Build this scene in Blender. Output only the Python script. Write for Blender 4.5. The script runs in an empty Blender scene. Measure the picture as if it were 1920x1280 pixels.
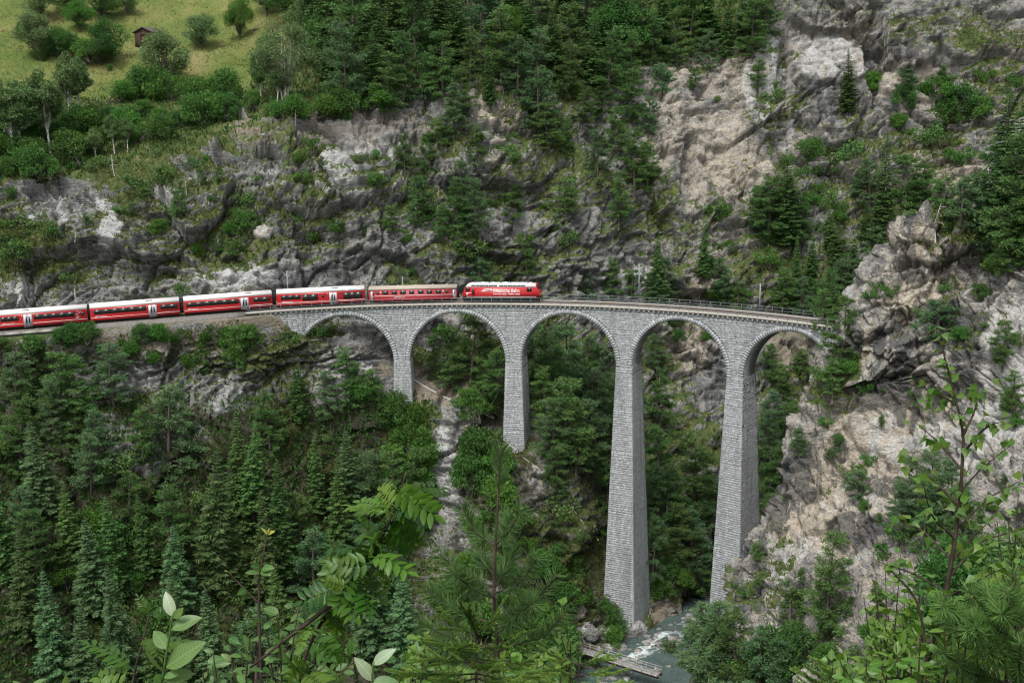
import bpy, math, random
import numpy as np
from mathutils import Matrix, Vector
from mathutils.bvhtree import BVHTree

random.seed(7)
rng = np.random.default_rng(7)
scene = bpy.context.scene

# ------------------------------------------------------------------ camera
CAM_H, PITCH, ROLL, FPX = 39.89, math.radians(11.6185), 0.0095, 2210.7
cam_data = bpy.data.cameras.new('camera')
cam_data.sensor_width = 36.0
cam_data.lens = FPX * 36.0 / 1920.0
cam_data.clip_start = 0.1
cam_data.clip_end = 3000.0
cam = bpy.data.objects.new('camera', cam_data)
scene.collection.objects.link(cam)
cam.matrix_world = (Matrix.Translation((0, 0, CAM_H)) @ Matrix.Rotation(math.pi / 2 - PITCH, 4, 'X')
                    @ Matrix.Rotation(-ROLL, 4, 'Z'))
scene.camera = cam

# ------------------------------------------------------------------ sky and sun (overcast)
SUN_EL, SUN_AZ = math.radians(58), math.radians(205)     # azimuth measured from +y, clockwise
world = bpy.data.worlds.new('World')
scene.world = world
world.use_nodes = True
wn = world.node_tree.nodes
wl = world.node_tree.links
wn.clear()
w_out = wn.new('ShaderNodeOutputWorld')
w_bg = wn.new('ShaderNodeBackground')
w_sky = wn.new('ShaderNodeTexSky')
w_sky.sky_type = 'NISHITA'
w_sky.sun_disc = False
w_sky.sun_elevation = SUN_EL
w_sky.sun_rotation = SUN_AZ
w_sky.air_density = 1.0
w_sky.dust_density = 4.0
w_sky.ozone_density = 1.0
w_hsv = wn.new('ShaderNodeHueSaturation')               # cloud cover: a greyer sky
w_hsv.inputs['Saturation'].default_value = 0.25
wl.new(w_sky.outputs['Color'], w_hsv.inputs['Color'])
wl.new(w_hsv.outputs['Color'], w_bg.inputs['Color'])
w_bg.inputs['Strength'].default_value = 0.15
wl.new(w_bg.outputs['Background'], w_out.inputs['Surface'])

sun_data = bpy.data.lights.new('sun', 'SUN')
sun_data.energy = 1.5
sun_data.angle = math.radians(14)
sun_data.color = (1.0, 0.96, 0.90)
sun = bpy.data.objects.new('sun', sun_data)
scene.collection.objects.link(sun)
sd = Vector((math.sin(SUN_AZ) * math.cos(SUN_EL), math.cos(SUN_AZ) * math.cos(SUN_EL), math.sin(SUN_EL)))
sun.rotation_euler = sd.to_track_quat('Z', 'Y').to_euler()

scene.view_settings.view_transform = 'Standard'
scene.view_settings.look = 'None'
scene.view_settings.exposure = 0.83
scene.view_settings.gamma = 1.0
scene.view_settings.use_curve_mapping = False
scene.cycles.max_bounces = 5
scene.cycles.diffuse_bounces = 3
scene.cycles.glossy_bounces = 2
scene.cycles.transmission_bounces = 2
scene.cycles.transparent_max_bounces = 4
scene.cycles.use_denoising = True
scene.cycles.denoiser = 'OPENIMAGEDENOISE'
scene.cycles.denoising_input_passes = 'RGB_ALBEDO_NORMAL'
scene.cycles.denoising_prefilter = 'ACCURATE'
scene.cycles.filter_width = 1.15
scene.cycles.caustics_reflective = False
scene.cycles.caustics_refractive = False

# ------------------------------------------------------------------ survey helpers
COS_P, SIN_P, COS_R, SIN_R = math.cos(PITCH), math.sin(PITCH), math.cos(ROLL), math.sin(ROLL)

def proj(P):
    """world point -> position in the 1920x1280 photograph, and distance"""
    P = np.asarray(P, float)
    x, y, z = P[..., 0], P[..., 1], P[..., 2] - CAM_H
    d = y * COS_P - z * SIN_P
    u = y * SIN_P + z * COS_P
    d = np.where(np.abs(d) < 1e-6, 1e-6, d)
    X, U = FPX * x / d, FPX * u / d
    return np.stack([960 + X * COS_R - U * SIN_R, 640 - (X * SIN_R + U * COS_R), d], -1)

def ray(px, py):
    X, V = (np.asarray(px, float) - 960) / FPX, (640 - np.asarray(py, float)) / FPX
    a, b = X * COS_R + V * SIN_R, -X * SIN_R + V * COS_R
    return np.stack(np.broadcast_arrays(a, COS_P + b * SIN_P, -SIN_P + b * COS_P), -1)

def at(px, py, Y):
    """the point seen at a place of the photograph, Y metres ahead of the viewpoint"""
    d = ray(px, py)
    t = np.asarray(Y, float) / d[..., 1]
    return np.stack(np.broadcast_arrays(d[..., 0] * t, Y, CAM_H + d[..., 2] * t), -1)

def at_z(px, py, z):
    d = ray(px, py)
    t = (z - CAM_H) / d[..., 2]
    return np.stack([d[..., 0] * t, d[..., 1] * t, CAM_H + d[..., 2] * t], -1)

# railway alignment: s metres along the near edge of the deck, off metres towards the mountain
TX0, TY0, TA0, TR, TG, TSL = 5.68, 228.33, 0.2901, 101.67, 0.0203, -5.0
DECK_W = 5.5
def heading(s):
    return TA0 + (np.maximum(np.asarray(s, float), TSL) - 56) / TR

def track(s, off=0.0, dz=0.0):
    s = np.asarray(s, float)
    h = heading(s)
    x = TX0 + TR * (np.sin(h) - math.sin(TA0))
    y = TY0 + TR * (np.cos(h) - math.cos(TA0))
    ds = np.minimum(s - TSL, 0)
    x = x + ds * np.cos(h) + off * np.sin(h)
    y = y - ds * np.sin(h) + off * np.cos(h)
    return np.stack(np.broadcast_arrays(x, y, TG * (s - 56) + dz), -1)

# ------------------------------------------------------------------ noise
def _hash(ix, iy, iz, seed):
    h = (ix.astype(np.int64) * 374761393 + iy.astype(np.int64) * 668265263 + iz.astype(np.int64) * 2147483647
         + seed * 1274126177) & 0xFFFFFFFF
    h = ((h ^ (h >> 13)) * 1274126177) & 0xFFFFFFFF
    h = ((h ^ (h >> 16)) * 2246822519) & 0xFFFFFFFF
    return h ^ (h >> 15)

def vnoise(p, seed=0):
    """smooth value noise in -1..1"""
    i = np.floor(p).astype(np.int64)
    f = p - i
    w = f * f * f * (f * (f * 6 - 15) + 10)
    out = 0
    for dx in (0, 1):
        wx = w[:, 0] if dx else 1 - w[:, 0]
        for dy in (0, 1):
            wy = w[:, 1] if dy else 1 - w[:, 1]
            for dz in (0, 1):
                wz = w[:, 2] if dz else 1 - w[:, 2]
                out = out + wx * wy * wz * (_hash(i[:, 0] + dx, i[:, 1] + dy, i[:, 2] + dz, seed) / 2147483648.0 - 1)
    return out

def fbm(p, octaves=4, seed=0, gain=0.5):
    a, s, o = 1.0, 0.0, 0.0
    for k in range(octaves):
        o = o + a * vnoise(p * (2.03 ** k) + 17.3 * k, seed + k)
        s += a
        a *= gain
    return o / s * 1.6

def ridged(p, octaves=4, seed=0):
    a, s, o = 1.0, 0.0, 0.0
    for k in range(octaves):
        o = o + a * (1 - 2 * np.abs(vnoise(p * (2.1 ** k) + 9.1 * k, seed + k)))
        s += a
        a *= 0.5
    return o / s

def facets(p, seed=0, tilt=0.55, crack=0.0, width=0.12):
    """blocky chipped faces: every cell has its own height and slope; crack cuts a joint between cells"""
    i = np.floor(p).astype(np.int64)
    best = np.full(len(p), 1e9)
    sec = np.full(len(p), 1e9)
    val = np.zeros(len(p))
    for dx in (-1, 0, 1):
        for dy in (-1, 0, 1):
            for dz in (-1, 0, 1):
                cx, cy, cz = i[:, 0] + dx, i[:, 1] + dy, i[:, 2] + dz
                h = _hash(cx, cy, cz, seed)
                q = p - np.stack([cx + (h & 1023) / 1023.0, cy + ((h >> 10) & 1023) / 1023.0, cz + ((h >> 20) & 1023) / 1023.0], -1)
                d = (q * q).sum(1)
                h2 = _hash(cx, cy, cz, seed + 77)
                v = ((h2 & 1023) / 511.5 - 1) * 0.5 + tilt * (q[:, 0] * ((h2 >> 10 & 255) / 127.5 - 1)
                     + q[:, 1] * ((h2 >> 18 & 255) / 127.5 - 1) + q[:, 2] * ((h2 >> 24 & 255) / 127.5 - 1))
                m = d < best
                sec = np.where(m, best, np.minimum(sec, d))
                best[m] = d[m]
                val[m] = v[m]
    if crack:
        val = val - crack * (1 - sstep(0.0, width, np.sqrt(sec) - np.sqrt(best)))
    return val

def sstep(a, b, x):
    t = np.clip((x - a) / (b - a), 0, 1)
    return t * t * (3 - 2 * t)

def pchip(x, y, xi):
    """monotone cubic interpolation; y may have trailing dimensions"""
    x = np.asarray(x, float); y = np.asarray(y, float); xi = np.asarray(xi, float)
    h = np.diff(x)
    sh = (-1,) + (1,) * (y.ndim - 1)
    hh = h.reshape(sh)
    d = np.diff(y, axis=0) / hh
    m = np.zeros_like(y)
    w1, w2 = 2 * hh[1:] + hh[:-1], hh[1:] + 2 * hh[:-1]
    with np.errstate(divide='ignore', invalid='ignore'):
        mm = (w1 + w2) / (w1 / d[:-1] + w2 / d[1:])
    m[1:-1] = np.where(d[:-1] * d[1:] > 0, mm, 0)
    m[0], m[-1] = d[0], d[-1]
    k = np.clip(np.searchsorted(x, xi) - 1, 0, len(x) - 2)
    t = ((xi - x[k]) / h[k]).reshape(sh)
    hk = h[k].reshape(sh)
    return ((2 * t ** 3 - 3 * t ** 2 + 1) * y[k] + (t ** 3 - 2 * t ** 2 + t) * hk * m[k]
            + (-2 * t ** 3 + 3 * t ** 2) * y[k + 1] + (t ** 3 - t ** 2) * hk * m[k + 1])

# ------------------------------------------------------------------ mesh helpers
def new_mesh(name, V, F, attrs=None, smooth=False, mat=None, mats=None, midx=None):
    """V (n,3); F an array (m,k) or a list of such arrays with different k"""
    V = np.asarray(V, np.float32)
    Fs = [np.asarray(f, np.int32) for f in (F if isinstance(F, (list, tuple)) and len(F) and np.ndim(F[0]) == 2 else [F])]
    Fs = [f for f in Fs if len(f)]
    me = bpy.data.meshes.new(name)
    me.vertices.add(len(V))
    me.vertices.foreach_set('co', V.ravel())
    li = np.concatenate([f.ravel() for f in Fs])
    tot = np.concatenate([np.full(len(f), f.shape[1], np.int32) for f in Fs])
    me.loops.add(len(li))
    me.loops.foreach_set('vertex_index', li)
    me.polygons.add(len(tot))
    me.polygons.foreach_set('loop_start', np.concatenate([[0], np.cumsum(tot)[:-1]]).astype(np.int32))
    me.update(calc_edges=True)
    if smooth:
        me.polygons.foreach_set('use_smooth', np.ones(len(tot), bool))
    for n, a in (attrs or {}).items():
        at_ = me.attributes.new(n, 'FLOAT', 'POINT')
        at_.data.foreach_set('value', np.asarray(a, np.float32))
    for m in ([mat] if mat else (mats or [])):
        me.materials.append(m)
    if midx is not None:
        me.polygons.foreach_set('material_index', np.asarray(midx, np.int32))
    me.validate()
    return me

class MB:
    """collects boxes, prisms and tubes; build() links them as one mesh object"""
    def __init__(self):
        self.v, self.f4, self.f3, self.fn, self.n = [], [], [], [], 0
        self.extra = []
    def add(self, V, quads=(), tris=(), ngons=()):
        V = np.asarray(V, float).reshape(-1, 3)
        self.v.append(V)
        if len(quads): self.f4.append(np.asarray(quads, np.int32) + self.n)
        if len(tris): self.f3.append(np.asarray(tris, np.int32) + self.n)
        for g in ngons: self.fn.append(np.asarray([g], np.int32) + self.n)
        self.n += len(V)
        return self
    BOXQ = ((0, 3, 2, 1), (4, 5, 6, 7), (0, 1, 5, 4), (1, 2, 6, 5), (2, 3, 7, 6), (3, 0, 4, 7))
    def hexa(self, bottom, top):
        return self.add(np.concatenate([np.asarray(bottom, float), np.asarray(top, float)]), self.BOXQ)
    def box(self, x0, x1, y0, y1, z0, z1):
        return self.hexa([(x0, y0, z0), (x1, y0, z0), (x1, y1, z0), (x0, y1, z0)],
                         [(x0, y0, z1), (x1, y0, z1), (x1, y1, z1), (x0, y1, z1)])
    def tube(self, pts, rad, n=6, cap=True):
        pts = np.asarray(pts, float)
        rad = np.broadcast_to(np.asarray(rad, float), (len(pts),))
        T = np.gradient(pts, axis=0)
        T /= np.linalg.norm(T, axis=1)[:, None] + 1e-12
        ref = np.array([0.0, 0, 1]) if abs(T[0][2]) < 0.9 else np.array([1.0, 0, 0])
        A = np.cross(T, ref); A /= np.linalg.norm(A, axis=1)[:, None] + 1e-12
        B = np.cross(T, A)
        ang = np.arange(n) * 2 * math.pi / n
        ring = (A[:, None, :] * np.cos(ang)[None, :, None] + B[:, None, :] * np.sin(ang)[None, :, None]) * rad[:, None, None]
        V = (pts[:, None, :] + ring).reshape(-1, 3)
        q = []
        for i in range(len(pts) - 1):
            for j in range(n):
                k = (j + 1) % n
                q.append((i * n + j, i * n + k, (i + 1) * n + k, (i + 1) * n + j))
        ng = [list(range(n)), list(range((len(pts) - 1) * n, len(pts) * n))] if cap else []
        return self.add(V, q, ngons=ng)
    def extrude_profile(self, prof, x0, x1):
        """prof: list of (y,z), closed; extruded along x"""
        n = len(prof)
        V = [(x0, y, z) for y, z in prof] + [(x1, y, z) for y, z in prof]
        q = [(i, (i + 1) % n, n + (i + 1) % n, n + i) for i in range(n)]
        return self.add(V, q, ngons=[list(range(n))[::-1], list(range(n, 2 * n))])
    def sweep(self, sec, s_list, cap=True):
        """sec: list of (off,dz), closed, swept along the railway"""
        n = len(sec)
        V = np.concatenate([np.stack([track(s, o, z) for o, z in sec]) for s in s_list])
        m = len(s_list)
        q = [(i * n + j, i * n + (j + 1) % n, (i + 1) * n + (j + 1) % n, (i + 1) * n + j) for i in range(m - 1) for j in range(n)]
        return self.add(V, q, ngons=[list(range(n)), list(range((m - 1) * n, m * n))] if cap else [])
    def mesh(self, name, mat=None, smooth=False, attrs=None):
        V = np.concatenate(self.v)
        F = []
        if self.f4: F.append(np.concatenate(self.f4))
        if self.f3: F.append(np.concatenate(self.f3))
        F += self.fn
        return new_mesh(name, V, F, smooth=smooth, mat=mat, attrs=attrs)
    def build(self, name, mat=None, parent=None, smooth=False, attrs=None):
        return link(name, self.mesh(name, mat, smooth, attrs), parent)

def link(name, data, parent=None, matrix=None):
    o = bpy.data.objects.new(name, data)
    scene.collection.objects.link(o)
    if parent is not None:
        o.parent = parent
    if matrix is not None:
        if parent is not None: o.matrix_local = matrix
        else: o.matrix_world = matrix
    return o

def tag(o, label=None, category=None, group=None, kind=None):
    if label: o['label'] = label
    if category: o['category'] = category
    if group: o['group'] = group
    if kind: o['kind'] = kind
    return o

def empty(name, matrix=None):
    o = bpy.data.objects.new(name, None)
    o.empty_display_size = 0.3
    scene.collection.objects.link(o)
    if matrix is not None: o.matrix_world = matrix
    return o

# ------------------------------------------------------------------ material helpers
class NT:
    def __init__(self, name):
        self.m = bpy.data.materials.new(name)
        self.m.use_nodes = True
        self.t = self.m.node_tree
        self.t.nodes.clear()
        self.out = self.n('ShaderNodeOutputMaterial')
    def n(self, kind, **kw):
        node = self.t.nodes.new(kind)
        for k, v in kw.items(): setattr(node, k, v)
        return node
    def set(self, sock, v):
        if v is None: return
        if isinstance(v, bpy.types.NodeSocket): self.t.links.new(v, sock)
        elif isinstance(v, (tuple, list)) and len(v) == 3 and sock.type == 'RGBA': sock.default_value = (*v, 1)
        else: sock.default_value = v
    def attr(self, name):
        return self.n('ShaderNodeAttribute', attribute_name=name).outputs['Fac']
    def obj_rand(self):
        return self.n('ShaderNodeObjectInfo').outputs['Random']
    def coord(self, scale=(1, 1, 1), geo=False, rot=(0, 0, 0)):
        c = self.n('ShaderNodeNewGeometry').outputs['Position'] if geo else self.n('ShaderNodeTexCoord').outputs['Object']
        mp = self.n('ShaderNodeMapping')
        mp.inputs['Scale'].default_value = scale
        mp.inputs['Rotation'].default_value = rot
        self.t.links.new(c, mp.inputs['Vector'])
        return mp.outputs['Vector']
    def noise(self, scale, vec=None, detail=4.0, rough=0.55, dist=0.0):
        t = self.n('ShaderNodeTexNoise')
        self.set(t.inputs['Scale'], scale); self.set(t.inputs['Detail'], detail)
        self.set(t.inputs['Roughness'], rough); self.set(t.inputs['Distortion'], dist)
        if vec is not None: self.set(t.inputs['Vector'], vec)
        return t.outputs['Fac']
    def voronoi(self, scale, vec=None, feature='F1', out='Distance'):
        t = self.n('ShaderNodeTexVoronoi', feature=feature)
        self.set(t.inputs['Scale'], scale)
        if vec is not None: self.set(t.inputs['Vector'], vec)
        return t.outputs[out]
    def ramp(self, fac, stops, interp='LINEAR'):
        r = self.n('ShaderNodeValToRGB')
        cr = r.color_ramp
        cr.interpolation = interp
        while len(cr.elements) < len(stops): cr.elements.new(0.5)
        for e, (p, c) in zip(cr.elements, stops):
            e.position = p
            e.color = (c, c, c, 1) if isinstance(c, (int, float)) else (*c, 1)
        self.set(r.inputs['Fac'], fac)
        return r.outputs['Color']
    def mix(self, fac, a, b, mode='MIX'):
        m = self.n('ShaderNodeMix', data_type='RGBA', blend_type=mode)
        self.set(m.inputs[0], fac); self.set(m.inputs[6], a); self.set(m.inputs[7], b)
        return m.outputs[2]
    def math(self, op, a, b=0.0, c=None, clamp=False):
        m = self.n('ShaderNodeMath', operation=op, use_clamp=clamp)
        self.set(m.inputs[0], a); self.set(m.inputs[1], b)
        if c is not None: self.set(m.inputs[2], c)
        return m.outputs[0]
    def hsv(self, col, h=0.5, s=1.0, v=1.0):
        m = self.n('ShaderNodeHueSaturation')
        self.set(m.inputs['Hue'], h); self.set(m.inputs['Saturation'], s); self.set(m.inputs['Value'], v)
        self.set(m.inputs['Color'], col)
        return m.outputs['Color']
    def bump(self, height, strength=0.5, dist=0.1, normal=None):
        b = self.n('ShaderNodeBump')
        self.set(b.inputs['Strength'], strength); self.set(b.inputs['Distance'], dist); self.set(b.inputs['Height'], height)
        if normal is not None: self.set(b.inputs['Normal'], normal)
        return b.outputs['Normal']
    def principled(self, col, rough=0.8, spec=0.3, metal=0.0, normal=None, coat=None):
        p = self.n('ShaderNodeBsdfPrincipled')
        self.set(p.inputs['Base Color'], col); self.set(p.inputs['Roughness'], rough)
        self.set(p.inputs['Specular IOR Level'], spec); self.set(p.inputs['Metallic'], metal)
        if normal is not None: self.set(p.inputs['Normal'], normal)
        if coat is not None: self.set(p.inputs['Coat Weight'], coat)
        return p.outputs['BSDF']
    def done(self, shader):
        self.t.links.new(shader, self.out.inputs['Surface'])
        return self.m

def simple_mat(name, col, rough=0.6, spec=0.3, metal=0.0, var=0.12, scale=3.0):
    """a painted or plain surface with slight wear"""
    t = NT(name)
    n = t.noise(scale, t.coord(), 5.0)
    c = t.mix(t.math('MULTIPLY', n, 1.0), tuple(x * (1 - var) for x in col), tuple(min(1, x * (1 + var)) for x in col))
    r = t.math('ADD', t.math('MULTIPLY', n, 0.2), rough - 0.1)
    return t.done(t.principled(c, r, spec, metal))

def foliage_mat(name, dark, light, transl=0.25, hue_var=0.03, val_var=0.35, rough=0.65):
    t = NT(name)
    a = t.attr('shade')
    r = t.obj_rand()
    c = t.mix(a, dark, light)
    hue = t.math('ADD', t.math('MULTIPLY', r, hue_var), 0.5 - hue_var / 2)
    val = t.math('ADD', t.math('MULTIPLY', t.math('FRACT', t.math('MULTIPLY', r, 17.0)), val_var), 1.0 - val_var / 2)
    c = t.hsv(c, hue, 1.0, val)
    p = t.principled(c, rough, 0.2)
    tr = t.n('ShaderNodeBsdfTranslucent')
    t.set(tr.inputs['Color'], t.mix(0.5, c, light))
    ms = t.n('ShaderNodeMixShader')
    ms.inputs[0].default_value = transl
    t.t.links.new(p, ms.inputs[1]); t.t.links.new(tr.outputs[0], ms.inputs[2])
    return t.done(ms.outputs[0])
# ------------------------------------------------------------------ ground materials
def rock_material():
    t = NT('limestone')
    P = t.coord((1, 1, 1), geo=True)
    n1 = t.noise(0.11, P, 3.0, 0.6)
    n2 = t.noise(0.6, P, 4.0, 0.65)
    n3 = t.noise(2.6, P, 3.0, 0.7)
    streak = t.noise(0.55, t.coord((1, 1, 0.09), geo=True), 3.0, 0.6)      # water stains run down the face
    strata = t.noise(0.9, t.coord((0.16, 0.16, 1.0), geo=True, rot=(0.05, 0.16, 0)), 4.0, 0.6)
    vb = t.n('ShaderNodeSeparateColor')
    t.set(vb.inputs[0], t.voronoi(0.9, t.coord((1, 1, 1.6), geo=True), 'F1', 'Color'))
    vb2 = t.n('ShaderNodeSeparateColor')
    t.set(vb2.inputs[0], t.voronoi(2.6, t.coord((1, 1, 1.5), geo=True), 'F1', 'Color'))
    blk = t.math('ADD', t.math('MULTIPLY', vb.outputs[0], 0.5), t.math('MULTIPLY', vb2.outputs[1], 0.5))
    c = t.ramp(t.math('ADD', t.math('MULTIPLY', n1, 0.75), t.math('MULTIPLY', blk, 0.35)), [(0.34, (0.108, 0.114, 0.114)), (0.52, (0.178, 0.183, 0.178)), (0.70, (0.27, 0.267, 0.25))])
    c = t.mix(t.ramp(n2, [(0.46, 0.0), (0.60, 0.55)]), c, (0.255, 0.247, 0.222))
    c = t.mix(t.ramp(n3, [(0.39, 0.4), (0.47, 0.0)]), c, (0.075, 0.079, 0.078))
    c = t.mix(t.ramp(n3, [(0.58, 0.0), (0.66, 0.4)]), c, (0.33, 0.33, 0.31))
    c = t.mix(t.math('MULTIPLY', t.ramp(strata, [(0.38, 1.0), (0.44, 0.0)]), 0.55), c, (0.062, 0.065, 0.065))
    tan = t.mix(n3, (0.31, 0.25, 0.18), (0.50, 0.455, 0.375))
    c = t.mix(t.ramp(t.math('ADD', t.attr('tan'), t.math('MULTIPLY', t.math('SUBTRACT', t.math('ADD', t.math('MULTIPLY', n2, 0.5), t.math('MULTIPLY', n3, 0.5)), 0.5), 2.6)), [(0.30, 0.0), (0.85, 0.85)]), c, tan)
    pale = t.mix(n2, (0.33, 0.335, 0.33), (0.54, 0.54, 0.525))
    c = t.mix(t.ramp(t.math('ADD', t.attr('pale'), t.math('MULTIPLY', t.math('SUBTRACT', streak, 0.5), 1.4)), [(0.45, 0.0), (0.75, 0.8)]), c, pale)
    # black streaks: stains, plus painted cleft shade on the ridge
    dk = t.math('ADD', t.attr('stain_shade'), t.math('MULTIPLY', t.math('SUBTRACT', streak, 0.5), 2.2))
    c = t.mix(t.ramp(dk, [(0.55, 0.0), (0.80, 0.75)]), c, (0.055, 0.059, 0.062))
    soil = t.mix(n3, (0.14, 0.115, 0.085), (0.30, 0.265, 0.21))
    c = t.mix(t.ramp(t.math('ADD', t.attr('soil'), t.math('MULTIPLY', t.math('SUBTRACT', n2, 0.5), 0.8)), [(0.35, 0.0), (0.65, 0.95)]), c, soil)
    gn = t.noise(0.35, P, 3.0, 0.6)
    gcol = t.ramp(gn, [(0.3, (0.040, 0.068, 0.018)), (0.5, (0.068, 0.098, 0.026)), (0.7, (0.115, 0.122, 0.042))])
    mcol = t.ramp(t.noise(0.09, t.coord((1, 0.35, 1), geo=True), 4.0, 0.6),
                  [(0.32, (0.082, 0.125, 0.028)), (0.5, (0.128, 0.155, 0.042)), (0.70, (0.205, 0.185, 0.080))])
    g = t.ramp(t.math('ADD', t.attr('grass'), t.math('MULTIPLY', t.math('SUBTRACT', t.noise(1.3, P, 3.0, 0.65), 0.5), 0.9)), [(0.37, 0.0), (0.48, 0.95)])
    c = t.mix(g, c, gcol)
    c = t.mix(t.ramp(t.attr('meadow'), [(0.4, 0.0), (0.6, 1.0)]), c, mcol)
    band = t.noise(0.5, t.coord((0.05, 0.5, 0.5), geo=True, rot=(0, 0, 0.25)), 3.0, 0.6)
    mcol = t.mix(t.ramp(band, [(0.56, 0.0), (0.62, 0.55)]), mcol, (0.26, 0.215, 0.095))
    mcol = t.mix(t.ramp(band, [(0.36, 0.5), (0.42, 0.0)]), mcol, (0.075, 0.120, 0.022))
    litter = t.mix(gn, (0.028, 0.026, 0.016), (0.055, 0.058, 0.026))
    c = t.mix(t.ramp(t.math('ADD', t.attr('litter'), t.math('MULTIPLY', t.math('SUBTRACT', n2, 0.5), 0.9)), [(0.4, 0.0), (0.62, 0.9)]), c, litter)
    wv = t.n('ShaderNodeVectorMath', operation='ADD'); t.set(wv.inputs[0], t.coord((1, 1, 1.7), geo=True))
    wt = t.n('ShaderNodeTexNoise'); wt.inputs['Scale'].default_value = 0.5; wt.inputs['Detail'].default_value = 3.0; t.set(wt.inputs['Vector'], P)
    ws2 = t.n('ShaderNodeVectorMath', operation='SCALE'); t.set(ws2.inputs[0], wt.outputs['Color']); ws2.inputs['Scale'].default_value = 4.0
    t.set(wv.inputs[1], ws2.outputs[0])
    crack = t.voronoi(0.4, wv.outputs[0], 'DISTANCE_TO_EDGE')
    hgt = t.math('ADD', t.math('MULTIPLY', t.noise(1.7, P, 6.0, 0.68), 1.0), t.math('MULTIPLY', t.ramp(crack, [(0.0, 0.0), (0.06, 1.0)]), 0.22))
    hgt = t.math('ADD', hgt, t.math('MULTIPLY', strata, 0.8))
    hgt = t.math('ADD', hgt, t.math('MULTIPLY', n3, 0.5))
    nb = t.bump(hgt, 1.0, 0.55)
    return t.done(t.principled(c, 0.92, 0.15, normal=nb))
M_ROCK = rock_material()

def nearest_track(P):
    """s and off of the railway for every point (roughly)"""
    ss = np.arange(-120, 150, 1.0)
    T = track(ss, 0.0)[:, :2]
    s_out = np.empty(len(P)); o_out = np.empty(len(P))
    for a in range(0, len(P), 40000):
        q = P[a:a + 40000, :2]
        d = ((q[:, None, :] - T[None]) ** 2).sum(-1)
        k = d.argmin(1)
        h = heading(ss[k])
        rel = q - T[k]
        s_out[a:a + 40000] = ss[k] + rel[:, 0] * np.cos(h) - rel[:, 1] * np.sin(h)
        o_out[a:a + 40000] = rel[:, 0] * np.sin(h) + rel[:, 1] * np.cos(h)
    return s_out, o_out

def blobs(q, lst, wob=None):
    """soft ellipses given in photograph positions: (x, y, rx, ry, strength)"""
    out = np.zeros(len(q))
    for x, y, rx, ry, k in lst:
        d = np.sqrt(((q[:, 0] - x) / rx) ** 2 + ((q[:, 1] - y) / ry) ** 2)
        if wob is not None: d = d + wob
        out = np.maximum(out, k * (1 - sstep(0.55, 1.25, d)))
    return out

def grid_faces(nr, nc):
    i = np.arange(nr - 1)[:, None] * nc + np.arange(nc - 1)[None]
    return np.stack([i, i + 1, i + nc + 1, i + nc], -1).reshape(-1, 4)

def grid_normals(G):
    du = np.gradient(G, axis=1); dv = np.gradient(G, axis=0)
    N = np.cross(du, dv)
    return N / (np.linalg.norm(N, axis=2)[..., None] + 1e-9)

def rock_relief(P, N):
    """displacement along the normal for cliffs"""
    W = np.stack([vnoise(P * 0.07, 3), vnoise(P * 0.07 + 31, 4), vnoise(P * 0.07 + 63, 5)], -1) * 3.0
    Q = P + W
    d = 1.0 * fbm(Q * 0.045, 2, 11)
    d += 0.6 * ridged(Q * np.array([0.09, 0.09, 0.06]), 3, 21)
    # tilted beds: ledges with small overhangs
    tcoord = Q[:, 2] * 0.97 - Q[:, 0] * 0.20 + Q[:, 1] * 0.1 + 2.0 * vnoise(P * 0.11, 41)
    for wl_, am, sd_ in ((7.5, 0.9, 51), (2.7, 0.40, 52)):
        ph = tcoord / wl_ + 0.6 * vnoise(P * 0.05, sd_)
        fr = ph - np.floor(ph)
        d += am * (sstep(0.0, 0.86, fr) - sstep(0.90, 1.0, fr) - 0.4) * (0.6 + 0.8 * vnoise(P * 0.08 + 5, sd_ + 5))
    B = np.stack([Q[:, 0] * 0.97 + Q[:, 2] * 0.2, Q[:, 1], tcoord], -1)
    d += 3.2 * facets((B + 1.2 * W) * np.array([0.045, 0.07, 0.075]), 60, 0.75, 0.35, 0.05)
    d += 1.3 * facets(B * np.array([0.105, 0.16, 0.24]), 61, 0.6, 0.6, 0.10)
    d += 0.62 * facets((B + 0.4 * W) * np.array([0.28, 0.36, 0.58]), 62, 0.75, 0.6, 0.12)
    d += 0.30 * facets((B + 0.3 * W) * np.array([0.75, 0.8, 1.15]), 63, 0.8, 0.5, 0.14)
    d += 0.16 * fbm(P * 0.9, 2, 71)
    return d

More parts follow.
